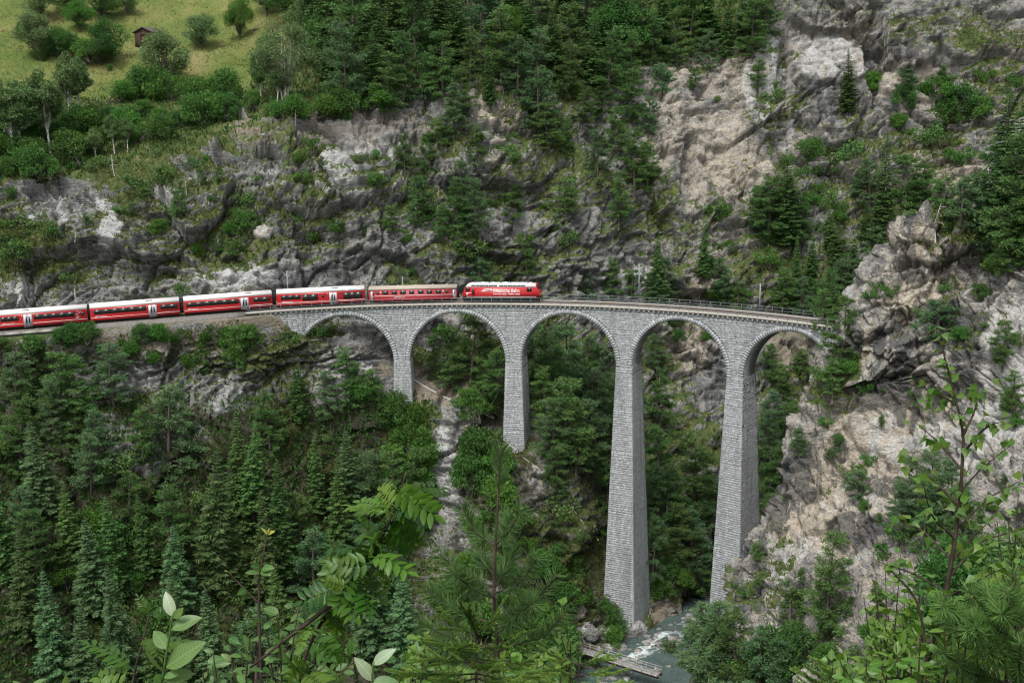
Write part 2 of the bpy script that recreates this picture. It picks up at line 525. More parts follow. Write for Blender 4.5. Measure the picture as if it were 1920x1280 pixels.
# ------------------------------------------------------------------ main hillside
COLS = {
 -300: [(1480,158),(1280,165),(1050,178),(850,190),(700,199),None,None,(480,222),(330,232),(150,275),(0,340),(-250,440)],
 0:    [(1480,158),(1280,176),(1050,189),(850,202),(700,212),None,None,(480,232),(345,241),(185,277),(0,345),(-250,450)],
 170:  [(1480,160),(1280,181),(1050,195),(850,208),(700,217),None,None,(470,236),(350,244),(190,280),(0,350),(-250,450)],
 340:  [(1480,162),(1280,182),(1050,201),(850,213),(690,222),None,None,(450,241),(320,250),(190,283),(0,355),(-250,460)],
 500:  [(1480,164),(1280,186),(1050,208),(850,220),(690,228),None,None,(430,247),(260,259),(170,288),(0,348),(-250,460)],
 570:  [(1480,166),(1280,188),(1050,212),(850,225),(720,230.5),(632,232.8),(600,242),(420,251),(240,264),(160,290),(0,342),(-250,460)],
 650:  [(1480,167),(1280,190),(1050,215),(850,228),(740,232),(650,235),(598,245),(410,254),(230,268),(150,294),(0,337),(-250,460)],
 735:  [(1480,168),(1280,191),(1050,217),(880,228),(750,233),(670,239),(590,248),(400,258),(210,272),(130,297),(0,333),(-250,460)],
 770:  [(1480,168),(1280,191),(1050,218),(880,228),(755,234),(690,241),(590,251),(400,260),(210,274),(130,298),(0,333),(-250,460)],
 860:  [(1480,168),(1280,191),(1050,217),(900,225.5),(795,231.5),(690,244),(570,256),(390,264),(205,277),(110,300),(0,333),(-250,460)],
 950:  [(1480,168),(1280,191),(1080,216),(930,223.5),(845,228.3),(690,251),(560,261),(380,268),(200,282),(100,303),(0,333),(-250,460)],
 1010: [(1480,168),(1280,192),(1120,217),(980,223),(862,229.0),(700,255),(555,265),(380,272),(200,287),(100,306),(0,335),(-250,460)],
 1080: [(1480,170),(1280,196),(1170,212),(1060,220.5),(930,229),(700,260),(560,270),(380,277),(200,293),(100,311),(0,338),(-250,460)],
 1150: [(1480,176),(1280,203),(1200,214),(1125,220.5),(990,235),(720,264),(570,275),(380,283),(200,300),(100,317),(0,343),(-250,460)],
 1230: [(1480,206),(1300,213),(1220,217),(1140,229),(1000,242),(750,268),(580,280),(380,290),(200,306),(100,321),(0,343),(-250,450)],
 1300: [(1480,208),(1310,215),(1220,220),(1135,233),(1000,247),(760,272),(590,283),(380,295),(200,310),(90,323),(-20,343),(-250,440)],
 1380: [(1480,209),(1310,216),(1215,223),(1120,239),(1000,251),(780,274),(600,284),(380,298),(200,312),(90,321),(-30,337),(-250,430)],
 1480: [(1480,211),(1310,219),(1200,229),(1100,245),(980,256),(780,274),(600,285),(400,299),(230,312),(110,319),(-30,330),(-250,420)],
 1600: [(1480,214),(1310,223),(1200,235),(1100,249),(980,259),(780,274),(600,286),(400,300),(250,312),(100,320),(-30,328),(-250,400)],
 1800: [(1480,214),(1310,223),(1200,235),(1100,249),(980,259),(780,273),(600,285),(420,298),(250,309),(100,317),(-30,327),(-250,400)],
 2250: [(1480,214),(1310,223),(1200,233),(1100,245),(980,255),(780,268),(600,280),(420,291),(250,302),(100,312),(-30,324),(-250,400)],
}
_s = np.arange(-140, 30, 1.0)
_near, _far = proj(track(_s, -1.4, -0.35)), proj(track(_s, 8.6, -0.15))
_nY, _fY = track(_s, -1.4)[:, 1], track(_s, 8.6)[:, 1]
for px, kn in COLS.items():
    if kn[5] is None:
        kn[5] = (float(np.interp(px, _near[:, 0], _near[:, 1])), float(np.interp(px, _near[:, 0], _nY)))
        kn[6] = (float(np.interp(px, _far[:, 0], _far[:, 1])), float(np.interp(px, _far[:, 0], _fY)))
cpx = np.array(sorted(COLS))
ctab = np.array([COLS[p] for p in cpx], float)              # (cols, 12, 2)
STEP = 3.1
pxs = np.arange(-300, 2251, STEP)
ct = pchip(cpx, ctab, pxs)                                  # (n, 12, 2)
v_list = [np.zeros(1)]
for k in range(11):
    seg = np.abs(ct[:, k + 1, 0] - ct[:, k, 0]).mean()
    n = max(10, int(round(seg / STEP)))
    if k >= 10: n = 25
    if k == 0: n = 25
    v_list.append(k + np.arange(1, n + 1) / n)
vs = np.concatenate(v_list)
rows = pchip(np.arange(12.0), np.swapaxes(ct, 0, 1), vs)    # (nv, ncol, 2)
PXG = np.broadcast_to(pxs, rows.shape[:2])
G = at(PXG, rows[..., 0], rows[..., 1])
nr, nc = G.shape[:2]
N = grid_normals(G)
if N[nr // 2, nc // 2, 1] > 0: N = -N
P, Nf = G.reshape(-1, 3).copy(), N.reshape(-1, 3)
q0 = np.stack([PXG, rows[..., 0]], -1).reshape(-1, 2)
ts, to = nearest_track(P)
wob = fbm(P * 0.05, 3, 91)
wobb = 0.55 * fbm(P * 0.06, 3, 92) + 0.45 * fbm(P * np.array([0.3, 0.3, 0.22]), 3, 93)
# how rocky, how grassy: the meadow lies above a line that climbs to the right
meadow_line = np.interp(q0[:, 0], [-300, 0, 180, 300, 430, 480, 560, 700, 2250], [150, 175, 190, 200, 185, 150, 60, -120, -160])
meadow = sstep(-14, 14, meadow_line - q0[:, 1] + wob * 16)
belt = np.interp(q0[:, 0], [-300, 0, 150, 300, 420, 560, 800, 1100, 1250, 1450, 1460, 2250], [400, 360, 330, 290, 235, 215, 170, 170, 130, 60, -200, -300])
woods_top = sstep(-25, 25, belt - q0[:, 1] + wob * 25) * (1 - meadow)
below = sstep(690, 790, q0[:, 1]) * (1 - sstep(740, 900, q0[:, 0]))
rocky = np.clip(1 - 0.93 * meadow - 0.75 * woods_top - 0.45 * below, 0.07, 1)
dist_t = np.abs(to - 2.75)
clear = sstep(4.5, 10.0, dist_t + 100 * (ts > 118))
clear = np.maximum(clear, 0.9 * sstep(2.5, 7.0, TG * (ts - 56) - P[:, 2]))
# towards the piers' feet the ground is quieter
for sp in (27.65, 50.3, 73.0):
    clear = np.minimum(clear, 0.25 + 0.75 * sstep(3, 8, np.hypot(ts - sp, to - 2.75)))
disp = 1.45 * rock_relief(P, Nf) * rocky * clear + (1 - rocky) * 0.9 * fbm(P * 0.12, 3, 95) * clear
slab = blobs(q0, [(1560,110,85,48,1),(1720,165,95,36,1),(1430,165,45,110,1),(1800,80,60,60,.8),(1330,230,60,120,.6),(445,525,90,40,.8),(640,320,70,50,.7),(190,420,60,55,.8),(720,300,50,40,.7),(570,525,90,40,.7)], 0.5 * wobb)
disp = disp * (1 - 0.62 * slab)
feat = np.zeros(len(P))
for fx, fy, frx, fry, fa in ((1555,30,85,32,4.0),(1560,112,75,42,1.5),(1640,80,18,90,-6.0),(1700,95,62,42,4.0),(1470,190,16,120,-3.0),(1430,170,40,110,2.0),(1730,160,80,30,1.5),(1800,70,60,50,2.5),
        (820,622,45,26,-4.0),(915,488,48,13,-3.0),(700,640,60,30,1.5),(930,215,70,40,2.0),(980,250,40,20,-2.0),(190,420,90,50,1.5),(640,310,90,40,1.5),(560,525,100,40,2.0),(330,540,60,30,1.5),(430,540,80,35,1.5),(1210,560,50,60,2.0),(1290,320,16,60,-3.0)):
    dd_ = np.sqrt(((q0[:, 0] - fx) / frx) ** 2 + ((q0[:, 1] - fy) / fry) ** 2) + 0.25 * wobb
    feat += fa * (1 - sstep(0.9, 1.06, dd_))
disp = disp + feat * clear
P = P + Nf * disp[:, None]
# keep the line clear: nothing above formation level close to the track
deck_z = TG * (ts - 56)
hit = (to > -2.2) & (to < 8.2) & (ts > -110) & (ts < 119) & (P[:, 2] > deck_z - 0.4)
P[hit, 2] = deck_z[hit] - 0.4
# river bed
RIV = at_z(np.array([1500, 1400, 1330, 1272, 1218, 1150, 1060, 880, 500]), np.array([1075, 1105, 1148, 1182, 1215, 1275, 1350, 1440, 1560]), -66.0)[:, :2]
rv = np.concatenate([np.linspace(RIV[i], RIV[i + 1], 30) for i in range(len(RIV) - 1)])
dr = np.full(len(P), 1e9)
low = np.where(P[:, 2] < -45)[0]
for a in range(0, len(low), 20000):
    k = low[a:a + 20000]
    dr[k] = np.sqrt(((P[k, None, :2] - rv[None]) ** 2).sum(-1).min(1))
bed = 1 - sstep(3.0, 6.5, dr)
P[:, 2] = np.where(bed > 0, P[:, 2] * (1 - bed) + np.minimum(P[:, 2], -67.6) * bed, P[:, 2])
G2 = P.reshape(nr, nc, 3)
N2 = grid_normals(G2)
if N2[nr // 2, nc // 2, 1] > 0: N2 = -N2
nz = N2.reshape(-1, 3)[:, 2]
q = proj(P)
n_a, n_b = fbm(P * 0.09, 4, 101), fbm(P * 0.3, 3, 105)
tan = 0.8 * blobs(q, [(940,225,75,75,.9),(890,190,60,40,.7),(1330,250,110,140,.75),(1265,110,60,80,.75),(1400,130,50,70,.8),(1545,90,75,70,.45),(1600,60,40,60,.7),
                (1720,150,90,50,.85),(1800,80,90,60,.4),(1765,310,70,45,.95),(1290,655,70,70,.85),(1370,300,70,50,.9),(1330,480,60,110,.6),
                (1500,700,60,70,.6),(690,635,55,38,.4),(1390,440,60,60,.6),(450,470,60,25,.6),(1240,290,60,40,.8),(1500,300,60,50,.5),(1225,170,40,60,.7)], wobb)
tan = np.maximum(tan, (0.38 + 0.25 * n_a) * sstep(1060, 1250, q[:, 0]) * (1 - sstep(560, 640, q[:, 1])))
tan = np.maximum(tan, (0.16 + 0.25 * n_a) * (1 - sstep(1060, 1250, q[:, 0])))
pale = blobs(q, [(197,418,28,60,.85),(115,400,30,45,.55),(640,320,70,55,.55),(725,295,50,45,.5),(445,520,85,38,.6),(40,540,50,50,.55),(350,360,60,30,.5),(570,370,60,30,.45),
                 (830,850,28,75,.65),(845,935,22,50,.5),(1560,110,70,60,.42),(1440,160,50,110,.45),(1200,560,60,90,.4),(500,330,60,30,.45),(620,700,60,50,.4),
                 (1180,1195,60,35,.8),(1150,1180,40,30,.6),(1240,1150,40,30,.5),(170,830,50,60,.5),(430,745,60,50,.4),(250,720,40,30,.45)], wobb)
stain_shade = 0.8 * blobs(q, [(570,525,80,45,.75),(150,450,60,60,.5),(480,385,120,50,.4),(300,480,90,60,.45),(1560,185,80,35,.8),(1690,90,60,40,.8),(1560,20,60,40,.6),(900,500,60,40,.5),
                  (1110,920,70,60,.6),(1340,700,50,80,.65),(820,620,50,35,.9),(980,470,80,60,.4),(700,520,40,40,.4),(1060,500,90,60,.35)], wobb)
soil = blobs(q, [(795,700,55,38,1.0),(860,730,60,30,.7),(470,600,120,16,.8),(300,640,160,30,.6),(1330,520,50,60,.5),(60,820,60,30,.5),(1260,1150,50,25,.8),(1010,880,40,60,.6),(850,830,40,70,.35),(860,930,36,70,.3),(885,820,30,60,.6),
                 (1080,960,40,50,.5),(1495,640,50,60,.6),(450,250,60,40,.6),(700,240,120,40,.5),(620,250,120,25,.5)], wobb)
soil = np.maximum(soil, 0.95 * (1 - sstep(3.2, 4.4, np.abs(to - 3.0))) * (ts < 4) * (ts > -120))
g = 0.50 + 0.55 * n_a + 0.25 * n_b + 0.75 * (nz - 0.45) + 0.45 * woods_top
g += blobs(q, [(300,270,260,50,.35),(60,450,90,90,.35),(400,330,180,40,.2),(520,400,140,40,.2),(620,290,160,50,.2),(300,650,330,40,.15),(1100,380,140,120,.15),
               (1500,430,60,100,.25),(1700,230,90,60,.2),(1100,1030,60,120,.5),(900,880,70,100,.3),(1240,900,60,200,.2),(1270,1100,60,50,.4)], wobb)
g -= 0.55 * blobs(q, [(1300,230,120,130,1),(1560,110,90,110,1),(1700,150,80,70,1),(120,420,110,70,.7),(560,525,120,40,.9),(360,560,300,40,.6),(1130,540,120,60,.6),(1340,700,60,120,.6),(640,330,90,60,.5),(700,660,90,70,.8)], wobb)
grass = np.clip(g, 0, 1) * (1 - soil * 0.85) * (1 - sstep(0.3, 0.8, pale) * 0.7)
litter = np.clip(below * 0.75 + 0.6 * sstep(600, 680, q[:, 1]) * sstep(850, 900, q[:, 0]) * (1 - sstep(1180, 1260, q[:, 0])) + 0.55 * woods_top * (q[:, 0] > 560) - 0.4 * pale - 0.5 * tan - 0.5 * soil
                 - 0.8 * blobs(q, [(400,720,200,70,.9),(200,830,110,80,.7),(600,690,90,60,1),(330,800,60,40,.6)], wobb), 0, 1)
pale = np.clip(pale + 0.20, 0, 1); stain_shade = np.clip(stain_shade + 0.18, 0, 1)
hill_me = new_mesh('hillside', P, grid_faces(nr, nc), smooth=False, mat=M_ROCK,
                   attrs=dict(tan=tan, pale=pale, stain_shade=stain_shade, soil=soil, grass=grass, meadow=meadow, litter=litter))
hill = tag(link('hillside', hill_me), kind='structure')
HILL = dict(P=P, N=N2.reshape(-1, 3), grass=grass, meadow=meadow, soil=soil, woods=np.maximum(woods_top, below), q=q, nr=nr, nc=nc, rocky=rocky, clear=clear, tdist=np.where(ts < 119, dist_t, 99) + 100 * (P[:, 2] < deck_z - 3))

# ------------------------------------------------------------------ rock ridge on the right, where the line enters its tunnel
RIDGE = [
 [(1730,540,246),(1725,505,238),(1750,480,234),(1790,465,232),(1850,410,228),(1940,250,224),(2300,150,215)],
 [(1722,480,228),(1714,445,216),(1745,428,211),(1782,425,209),(1838,420,204),(1935,330,203),(2300,250,198)],
 [(1716,440,224),(1704,432,198),(1738,406,195),(1776,410,194),(1832,452,191),(1935,430,186),(2300,400,172)],
 [(1692,505,226),(1660,490,196),(1718,482,192),(1790,492,190),(1850,522,187),(1945,510,180),(2300,480,166)],
 [(1652,580,230),(1610,570,194),(1688,572,189),(1790,572,187),(1862,592,182),(1955,590,175),(2300,580,158)],
 [(1632,655,232),(1585,640,193),(1680,652,188),(1780,652,184),(1862,662,176),(1955,660,170),(2300,650,150)],
 [(1642,705,232),(1606,690,196),(1682,712,189),(1780,722,181),(1862,732,172),(1962,730,163),(2300,720,143)],
 [(1602,755,231),(1540,745,195),(1642,782,187),(1760,792,178),(1862,802,167),(1965,800,156),(2300,790,136)],
 [(1562,885,229),(1478,868,192),(1590,892,182),(1720,892,173),(1862,902,159),(1985,900,147),(2300,880,126)],
 [(1522,975,227),(1440,960,189),(1560,992,178),(1700,1002,167),(1852,1012,152),(1985,1000,140),(2300,990,116)],
 [(1482,1085,225),(1382,1075,185),(1512,1092,172),(1660,1112,160),(1832,1122,142),(1985,1110,130),(2300,1100,106)],
 [(1472,1195,223),(1388,1180,179),(1492,1202,166),(1640,1212,150),(1822,1222,130),(1985,1220,118),(2300,1210,96)],
 [(1432,1305,219),(1330,1290,171),(1472,1312,156),(1632,1322,138),(1802,1332,118),(1985,1330,105),(2300,1330,86)],
 [(1382,1445,213),(1262,1425,159),(1452,1452,142),(1622,1452,122),(1802,1462,104),(1985,1460,92),(2300,1460,74)],
]
rt = np.array(RIDGE, float)
RW = at(rt[..., 0], rt[..., 1], rt[..., 2])                 # world control points
nrow, ncol = 430, 330
ru = np.linspace(0, len(RIDGE) - 1, nrow)
cu = np.concatenate([np.linspace(0, 1, 55)[:-1], np.linspace(1, 5, 250)[:-1], np.linspace(5, 6, ncol - 303)])
t1 = pchip(np.arange(len(RIDGE)), RW, ru)
RG = np.swapaxes(pchip(np.arange(7.0), np.swapaxes(t1, 0, 1), cu), 0, 1)
for _ in range(6):                                          # round the lofted edges
    RG[1:-1, 1:-1] = RG[1:-1, 1:-1] * 0.5 + 0.125 * (RG[:-2, 1:-1] + RG[2:, 1:-1] + RG[1:-1, :-2] + RG[1:-1, 2:])
RN = grid_normals(RG)
if RN[nrow // 2, ncol // 2, 1] > 0: RN = -RN
rP, rN = RG.reshape(-1, 3).copy(), RN.reshape(-1, 3)
rq = proj(rP)
rwob = 0.5 * fbm(rP * 0.07, 3, 191) + 0.4 * fbm(rP * 0.3, 3, 192)
rough_amp = 0.75
# diagonal ribs: beds that climb to the upper right, as on the real face
dcoord = rP[:, 2] * 0.72 - rP[:, 0] * 0.62 + 2.2 * vnoise(rP * 0.09, 201) + 0.5 * fbm(rP * 0.35, 2, 202)
fr = dcoord / 6.0; fr = fr - np.floor(fr)
fr2 = dcoord / 2.3 + 0.3; fr2 = fr2 - np.floor(fr2)
rd = rough_amp * (0.7 * fbm(rP * 0.06, 2, 211) + 3.4 * facets((rP + 2.5 * rwob[:, None]) * 0.075, 210, 0.75, 0.4, 0.05) + 0.6 * ridged(rP * np.array([0.13, 0.13, 0.09]), 3, 212)
                  + 1.6 * facets((rP + 1.5 * rwob[:, None]) * 0.19, 213, 0.7, 0.8, 0.1) + 0.8 * facets(rP * 0.5 + rwob[:, None] * 0.4, 214, 0.8, 0.6, 0.14) + 0.30 * fbm(rP * 0.8, 4, 215))
fr0 = dcoord / 15.0 + 0.35; fr0 = fr0 - np.floor(fr0)
rd += 4.2 * (sstep(0, 0.75, fr0) - sstep(0.80, 1, fr0) - 0.45) + 1.9 * (sstep(0, 0.82, fr) - sstep(0.86, 1, fr) - 0.45) + 0.55 * (sstep(0, 0.84, fr2) - sstep(0.88, 1, fr2) - 0.4)
rP = rP + rN * rd[:, None]
# the dark overhang block at the tunnel mouth and the notch beneath it
bq = blobs(rq, [(1600, 640, 38, 48, 1.0)])
rP = rP + rN * (1.6 * bq)[:, None]
RG2 = rP.reshape(nrow, ncol, 3)
RN2 = grid_normals(RG2)
if RN2[nrow // 2, ncol // 2, 1] > 0: RN2 = -RN2
rnz = RN2.reshape(-1, 3)[:, 2]
rq = proj(rP)
r_tan = 0.46 + 0.54 * blobs(rq, [(1735,500,60,90,.85),(1690,560,50,60,.7),(1640,800,90,60,.75),(1590,860,60,50,.8),(1520,980,60,60,.85),(1620,640,20,50,.6),(1640,900,100,60,.6),(1730,760,60,50,.5),(1560,930,60,60,.7)], rwob)
r_pale = np.clip(0.50 + 0.34 * blobs(rq, [(1860,680,120,130,1),(1750,830,120,80,1),(1640,940,90,60,.6),(1620,560,50,50,.5),(1450,1060,90,60,.6)], rwob), 0, 1)
r_stain_shade = blobs(rq, [(1500,860,24,50,.8),(1460,950,22,45,.8),(1415,1040,26,45,.7),(1400,1120,30,50,.6),(1550,760,36,24,.7),(1600,625,30,50,.95),(1650,630,28,70,.9),(1770,600,70,40,.9),(1770,480,25,60,.75),(1700,500,28,40,.8),(1660,500,40,45,.6),(1630,745,60,26,.85),(1500,900,40,60,.75),(1700,720,30,70,.7),
                     (1760,740,70,40,.6),(1610,990,60,26,.8),(1570,850,26,40,.6),(1680,640,50,60,.7),(1740,400,60,30,.6),(1650,905,60,22,.7),(1730,860,60,20,.6),(1810,640,30,60,.7),(1590,1010,30,20,.9)], rwob)  # dark stains; deep clefts also painted dark in place of their shade
r_grass = np.clip(-0.10 + 0.35 * fbm(rP * 0.12, 3, 231) + 0.85 * (rnz - 0.55) + blobs(rq, [(1870,420,120,70,.9),(1800,600,40,60,.5),(1590,690,26,30,.8),(1560,740,40,30,.6),(1470,1050,40,50,.5),(1500,1120,120,60,.5),(1700,1180,200,100,.5),(1900,1080,140,120,.4)], rwob), 0, 1)
r_stain_shade = np.clip(0.95 * r_stain_shade + 0.20, 0, 1)
r_zero = np.zeros(len(rP))
ridge_me = new_mesh('rock_ridge', rP, grid_faces(nrow, ncol), smooth=False, mat=M_ROCK,
                    attrs=dict(tan=r_tan, pale=r_pale * (1 - 0.8 * r_stain_shade), stain_shade=r_stain_shade, soil=r_zero, grass=r_grass, meadow=r_zero, litter=r_zero))
ridge = tag(link('rock_ridge', ridge_me), kind='structure')

# ------------------------------------------------------------------ slope below the viewpoint
nx, ny = 120, 120
gx, gy = np.meshgrid(np.linspace(-190, 140, nx), np.linspace(-60, 175, ny))
gz = 38.1 - 0.655 * gy
gz = np.where(gy < 0, 38.1 - 0.25 * gy, gz)
np_ = np.stack([gx, gy, gz], -1).reshape(-1, 3)
np_[:, 2] += 1.0 * fbm(np_ * 0.05, 3, 301) * sstep(6, 30, np.abs(np_[:, 1])) + 0.08 * fbm(np_ * 0.7, 2, 305)
z1 = np.zeros(len(np_))
slope_me = new_mesh('near_slope', np_, grid_faces(ny, nx), smooth=True, mat=M_ROCK,
                    attrs=dict(tan=z1, pale=z1, stain_shade=z1, soil=z1, grass=z1 + 0.55, meadow=z1, litter=z1 + 0.35))
near_slope = tag(link('near_slope', slope_me), kind='structure')

bvh_hill = BVHTree.FromPolygons(P.tolist(), grid_faces(nr, nc).tolist())
bvh_ridge = BVHTree.FromPolygons(rP.tolist(), grid_faces(nrow, ncol).tolist())
bvh_near = BVHTree.FromPolygons(np_.tolist(), grid_faces(ny, nx).tolist())
CAM_POS = Vector((0, 0, CAM_H))
def ground(px, py, which='any'):
    """where the line of sight through a place of the photograph meets the ground"""
    d = Vector(ray(px, py)).normalized()
    best = None
    for nm, b in (('hill', bvh_hill), ('ridge', bvh_ridge)):
        if which not in ('any', nm): continue
        h = b.ray_cast(CAM_POS, d)
        if h[0] is not None and (best is None or h[3] < best[3]): best = h
    return (best[0], best[1]) if best else (None, None)

def drop(x, y, b=None, z=200.0):
    h = (b or bvh_hill).ray_cast(Vector((x, y, z)), Vector((0, 0, -1)))
    return h[0]

# ------------------------------------------------------------------ river
def water_material():
    t = NT('river_water')
    Pw = t.coord((1, 1, 1), geo=True)
    fo = t.math('ADD', t.attr('foam'), t.math('MULTIPLY', t.math('SUBTRACT', t.noise(0.9, Pw, 7.0, 0.7, 1.0), 0.5), 1.3))
    foam = t.ramp(fo, [(0.38, 0.0), (0.80, 1.0)])
    c = t.mix(t.noise(0.2, Pw, 4.0), (0.038, 0.062, 0.058), (0.090, 0.130, 0.122))
    c = t.mix(foam, c, (0.62, 0.68, 0.68))
    nb = t.bump(t.noise(2.2, t.coord((1, 0.55, 1), geo=True, rot=(0, 0, 0.6)), 6.0, 0.65, 1.2), 0.9, 0.4)
    rg = t.math('ADD', t.math('MULTIPLY', foam, 0.5), 0.12)
    return t.done(t.principled(c, rg, 0.5, normal=nb))
rxs = np.arange(-40, 95, 0.85); rys = np.arange(165, 262, 0.85)
wx, wy = np.meshgrid(rxs, rys)
wp = np.stack([wx, wy, np.zeros_like(wx)], -1).reshape(-1, 3)
wq = proj(wp + np.array([0, 0, -66.0]))
foam = blobs(wq, [(1248,1188,14,7,.6),(1236,1196,14,8,.65),(1224,1208,15,9,.7),(1210,1220,16,9,.7),(1196,1232,16,9,.65),(1275,1186,22,5,.5),(1180,1245,20,8,.45),(1290,1172,20,6,.45),(1250,1210,14,5,.4),(1225,1225,12,5,.4)], 0.6 * fbm(wp * 0.5, 3, 401))
wp[:, 2] = -66.0 + 0.22 * fbm(wp * 0.45, 3, 405) + 0.3 * foam * (0.5 + vnoise(wp * 0.8, 407))
river_me = new_mesh('river', wp, grid_faces(len(rys), len(rxs)), smooth=True, mat=water_material(), attrs=dict(foam=foam))
river = tag(link('river', river_me), kind='structure')
# ------------------------------------------------------------------ viaduct
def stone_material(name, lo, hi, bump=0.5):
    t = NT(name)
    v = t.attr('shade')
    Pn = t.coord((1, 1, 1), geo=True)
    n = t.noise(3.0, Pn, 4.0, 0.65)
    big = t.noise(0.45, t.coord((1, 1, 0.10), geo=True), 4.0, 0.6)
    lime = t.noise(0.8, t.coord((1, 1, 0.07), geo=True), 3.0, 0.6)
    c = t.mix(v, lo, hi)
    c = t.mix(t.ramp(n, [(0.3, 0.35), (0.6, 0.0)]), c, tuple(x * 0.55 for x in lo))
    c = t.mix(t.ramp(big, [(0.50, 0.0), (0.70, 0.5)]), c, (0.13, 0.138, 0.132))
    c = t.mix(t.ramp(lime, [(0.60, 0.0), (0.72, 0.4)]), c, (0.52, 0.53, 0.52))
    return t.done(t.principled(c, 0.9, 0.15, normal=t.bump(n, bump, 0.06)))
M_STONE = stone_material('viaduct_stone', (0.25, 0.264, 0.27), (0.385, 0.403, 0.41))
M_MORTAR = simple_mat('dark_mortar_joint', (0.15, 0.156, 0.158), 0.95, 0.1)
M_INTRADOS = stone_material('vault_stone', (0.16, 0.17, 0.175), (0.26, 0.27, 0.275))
M_CONC = simple_mat('pale_concrete', (0.29, 0.275, 0.245), 0.9, 0.15, var=0.22, scale=1.2)
M_CORBEL = simple_mat('corbel_concrete', (0.42, 0.43, 0.42), 0.9, 0.15)
M_PLINTH = simple_mat('pier_plinth_concrete', (0.28, 0.265, 0.24), 0.95, 0.1, var=0.3, scale=0.8)
M_BALLAST = None
def ballast_material():
    t = NT('railway_ballast')
    Pn = t.coord((1, 1, 1), geo=True)
    vcol = t.voronoi(9.0, Pn, 'F1', 'Color')
    sep = t.n('ShaderNodeSeparateColor'); t.set(sep.inputs[0], vcol)
    c = t.mix(sep.outputs[0], (0.085, 0.080, 0.075), (0.21, 0.20, 0.185))
    return t.done(t.principled(c, 0.95, 0.1, normal=t.bump(t.voronoi(9.0, Pn), 0.8, 0.08)))
M_BALLAST = ballast_material()
M_STEEL = simple_mat('galvanised_steel', (0.17, 0.20, 0.205), 0.55, 0.4, 0.3)
M_RAIL = simple_mat('rusty_rail', (0.13, 0.085, 0.06), 0.5, 0.4, 0.5)
M_SLEEPER = simple_mat('weathered_sleeper', (0.12, 0.10, 0.085), 0.95, 0.1)

BAY, RAD, RING = 22.65, 9.7, 0.9
CROWNS = [16.3 + BAY * i for i in range(5)]
PIERS = [16.3 + BAY * (i + 0.5) for i in range(5)]          # the last one stands hidden behind the rock
def z_deck(s): return TG * (np.asarray(s, float) - 56)
ZC = [float(z_deck(c)) - 1.55 - RAD for c in CROWNS]        # springing level of every arch
WALL0, WALL1 = 0.45, DECK_W - 0.45                          # faces of the spandrel walls

viaduct = empty('stone_viaduct', Matrix.Translation(track(73.0, 2.75, -66)))
tag(viaduct, 'tall curved grey stone railway viaduct with round arches above the river', 'viaduct')
def vpart(name, me, parent=None):
    o = link(name, me)
    o.parent = parent or viaduct
    o.matrix_parent_inverse = Matrix.Identity(4)
    o.matrix_basis = (parent or viaduct).matrix_world.inverted() if parent is None else Matrix.Identity(4)
    return o

def solid_intervals(z_rel_fn, s0, s1, z_off, pad):
    """solid stretches of spandrel wall at a depth z_off below the deck"""
    cuts = []
    for c, zc in zip(CROWNS, ZC):
        r = RAD + pad
        # the deck slopes so slightly that the height at the crown serves
        h = (float(z_deck(c)) - z_off) - zc
        if h < r and h >= 0: w = math.sqrt(r * r - h * h); cuts.append((c - w, c + w))
        elif h < 0: cuts.append((c - r, c + r))
    out, a = [], s0
    for l, r in cuts:
        if l > a: out.append((a, min(l, s1)))
        a = max(a, r)
    if a < s1: out.append((a, s1))
    return out

# core of the wall: mortar-coloured backing with the arch openings
S_L, S_R = -3.0, 121.0
def wall_profile():
    """s positions and the underside height of the wall between abutments"""
    s = np.unique(np.concatenate([np.arange(S_L, S_R, 0.5)] + [c + RAD * np.sin(np.linspace(-math.pi / 2, math.pi / 2, 61)) for c in CROWNS]))
    z = []
    for x in s:
        b = None
        for c, zc in zip(CROWNS, ZC):
            if abs(x - c) <= RAD + 1e-6:
                b = zc + math.sqrt(max(0, RAD * RAD - (x - c) ** 2))
        z.append(b if b is not None else min(ZC) - 0.2 if x > 5 else float(z_deck(x)) - 16)
    return s, np.array(z)
ws_, wz_ = wall_profile()
core = MB()
top = z_deck(ws_)
rowsV = []
for o, zz in ((WALL0 + 0.05, wz_), (WALL0 + 0.05, top), (WALL1 - 0.05, top), (WALL1 - 0.05, wz_)):
    p = track(ws_, o); p[:, 2] = zz
    rowsV.append(p)
nS = len(ws_)
qd = []
for a, b in ((0, 1), (1, 2), (2, 3), (3, 0)):
    for i in range(nS - 1):
        qd.append((a * nS + i, a * nS + i + 1, b * nS + i + 1, b * nS + i))
core.add(np.concatenate(rowsV), qd)
core_me = core.mesh('spandrel_core')
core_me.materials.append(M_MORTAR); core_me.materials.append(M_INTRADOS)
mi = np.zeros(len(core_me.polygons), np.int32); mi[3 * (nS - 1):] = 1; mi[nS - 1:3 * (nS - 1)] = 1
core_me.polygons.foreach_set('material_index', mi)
a_ = core_me.attributes.new('shade', 'FLOAT', 'POINT'); a_.data.foreach_set('value', rng.random(len(core_me.vertices)).astype(np.float32))
vpart('spandrel_core', core_me)

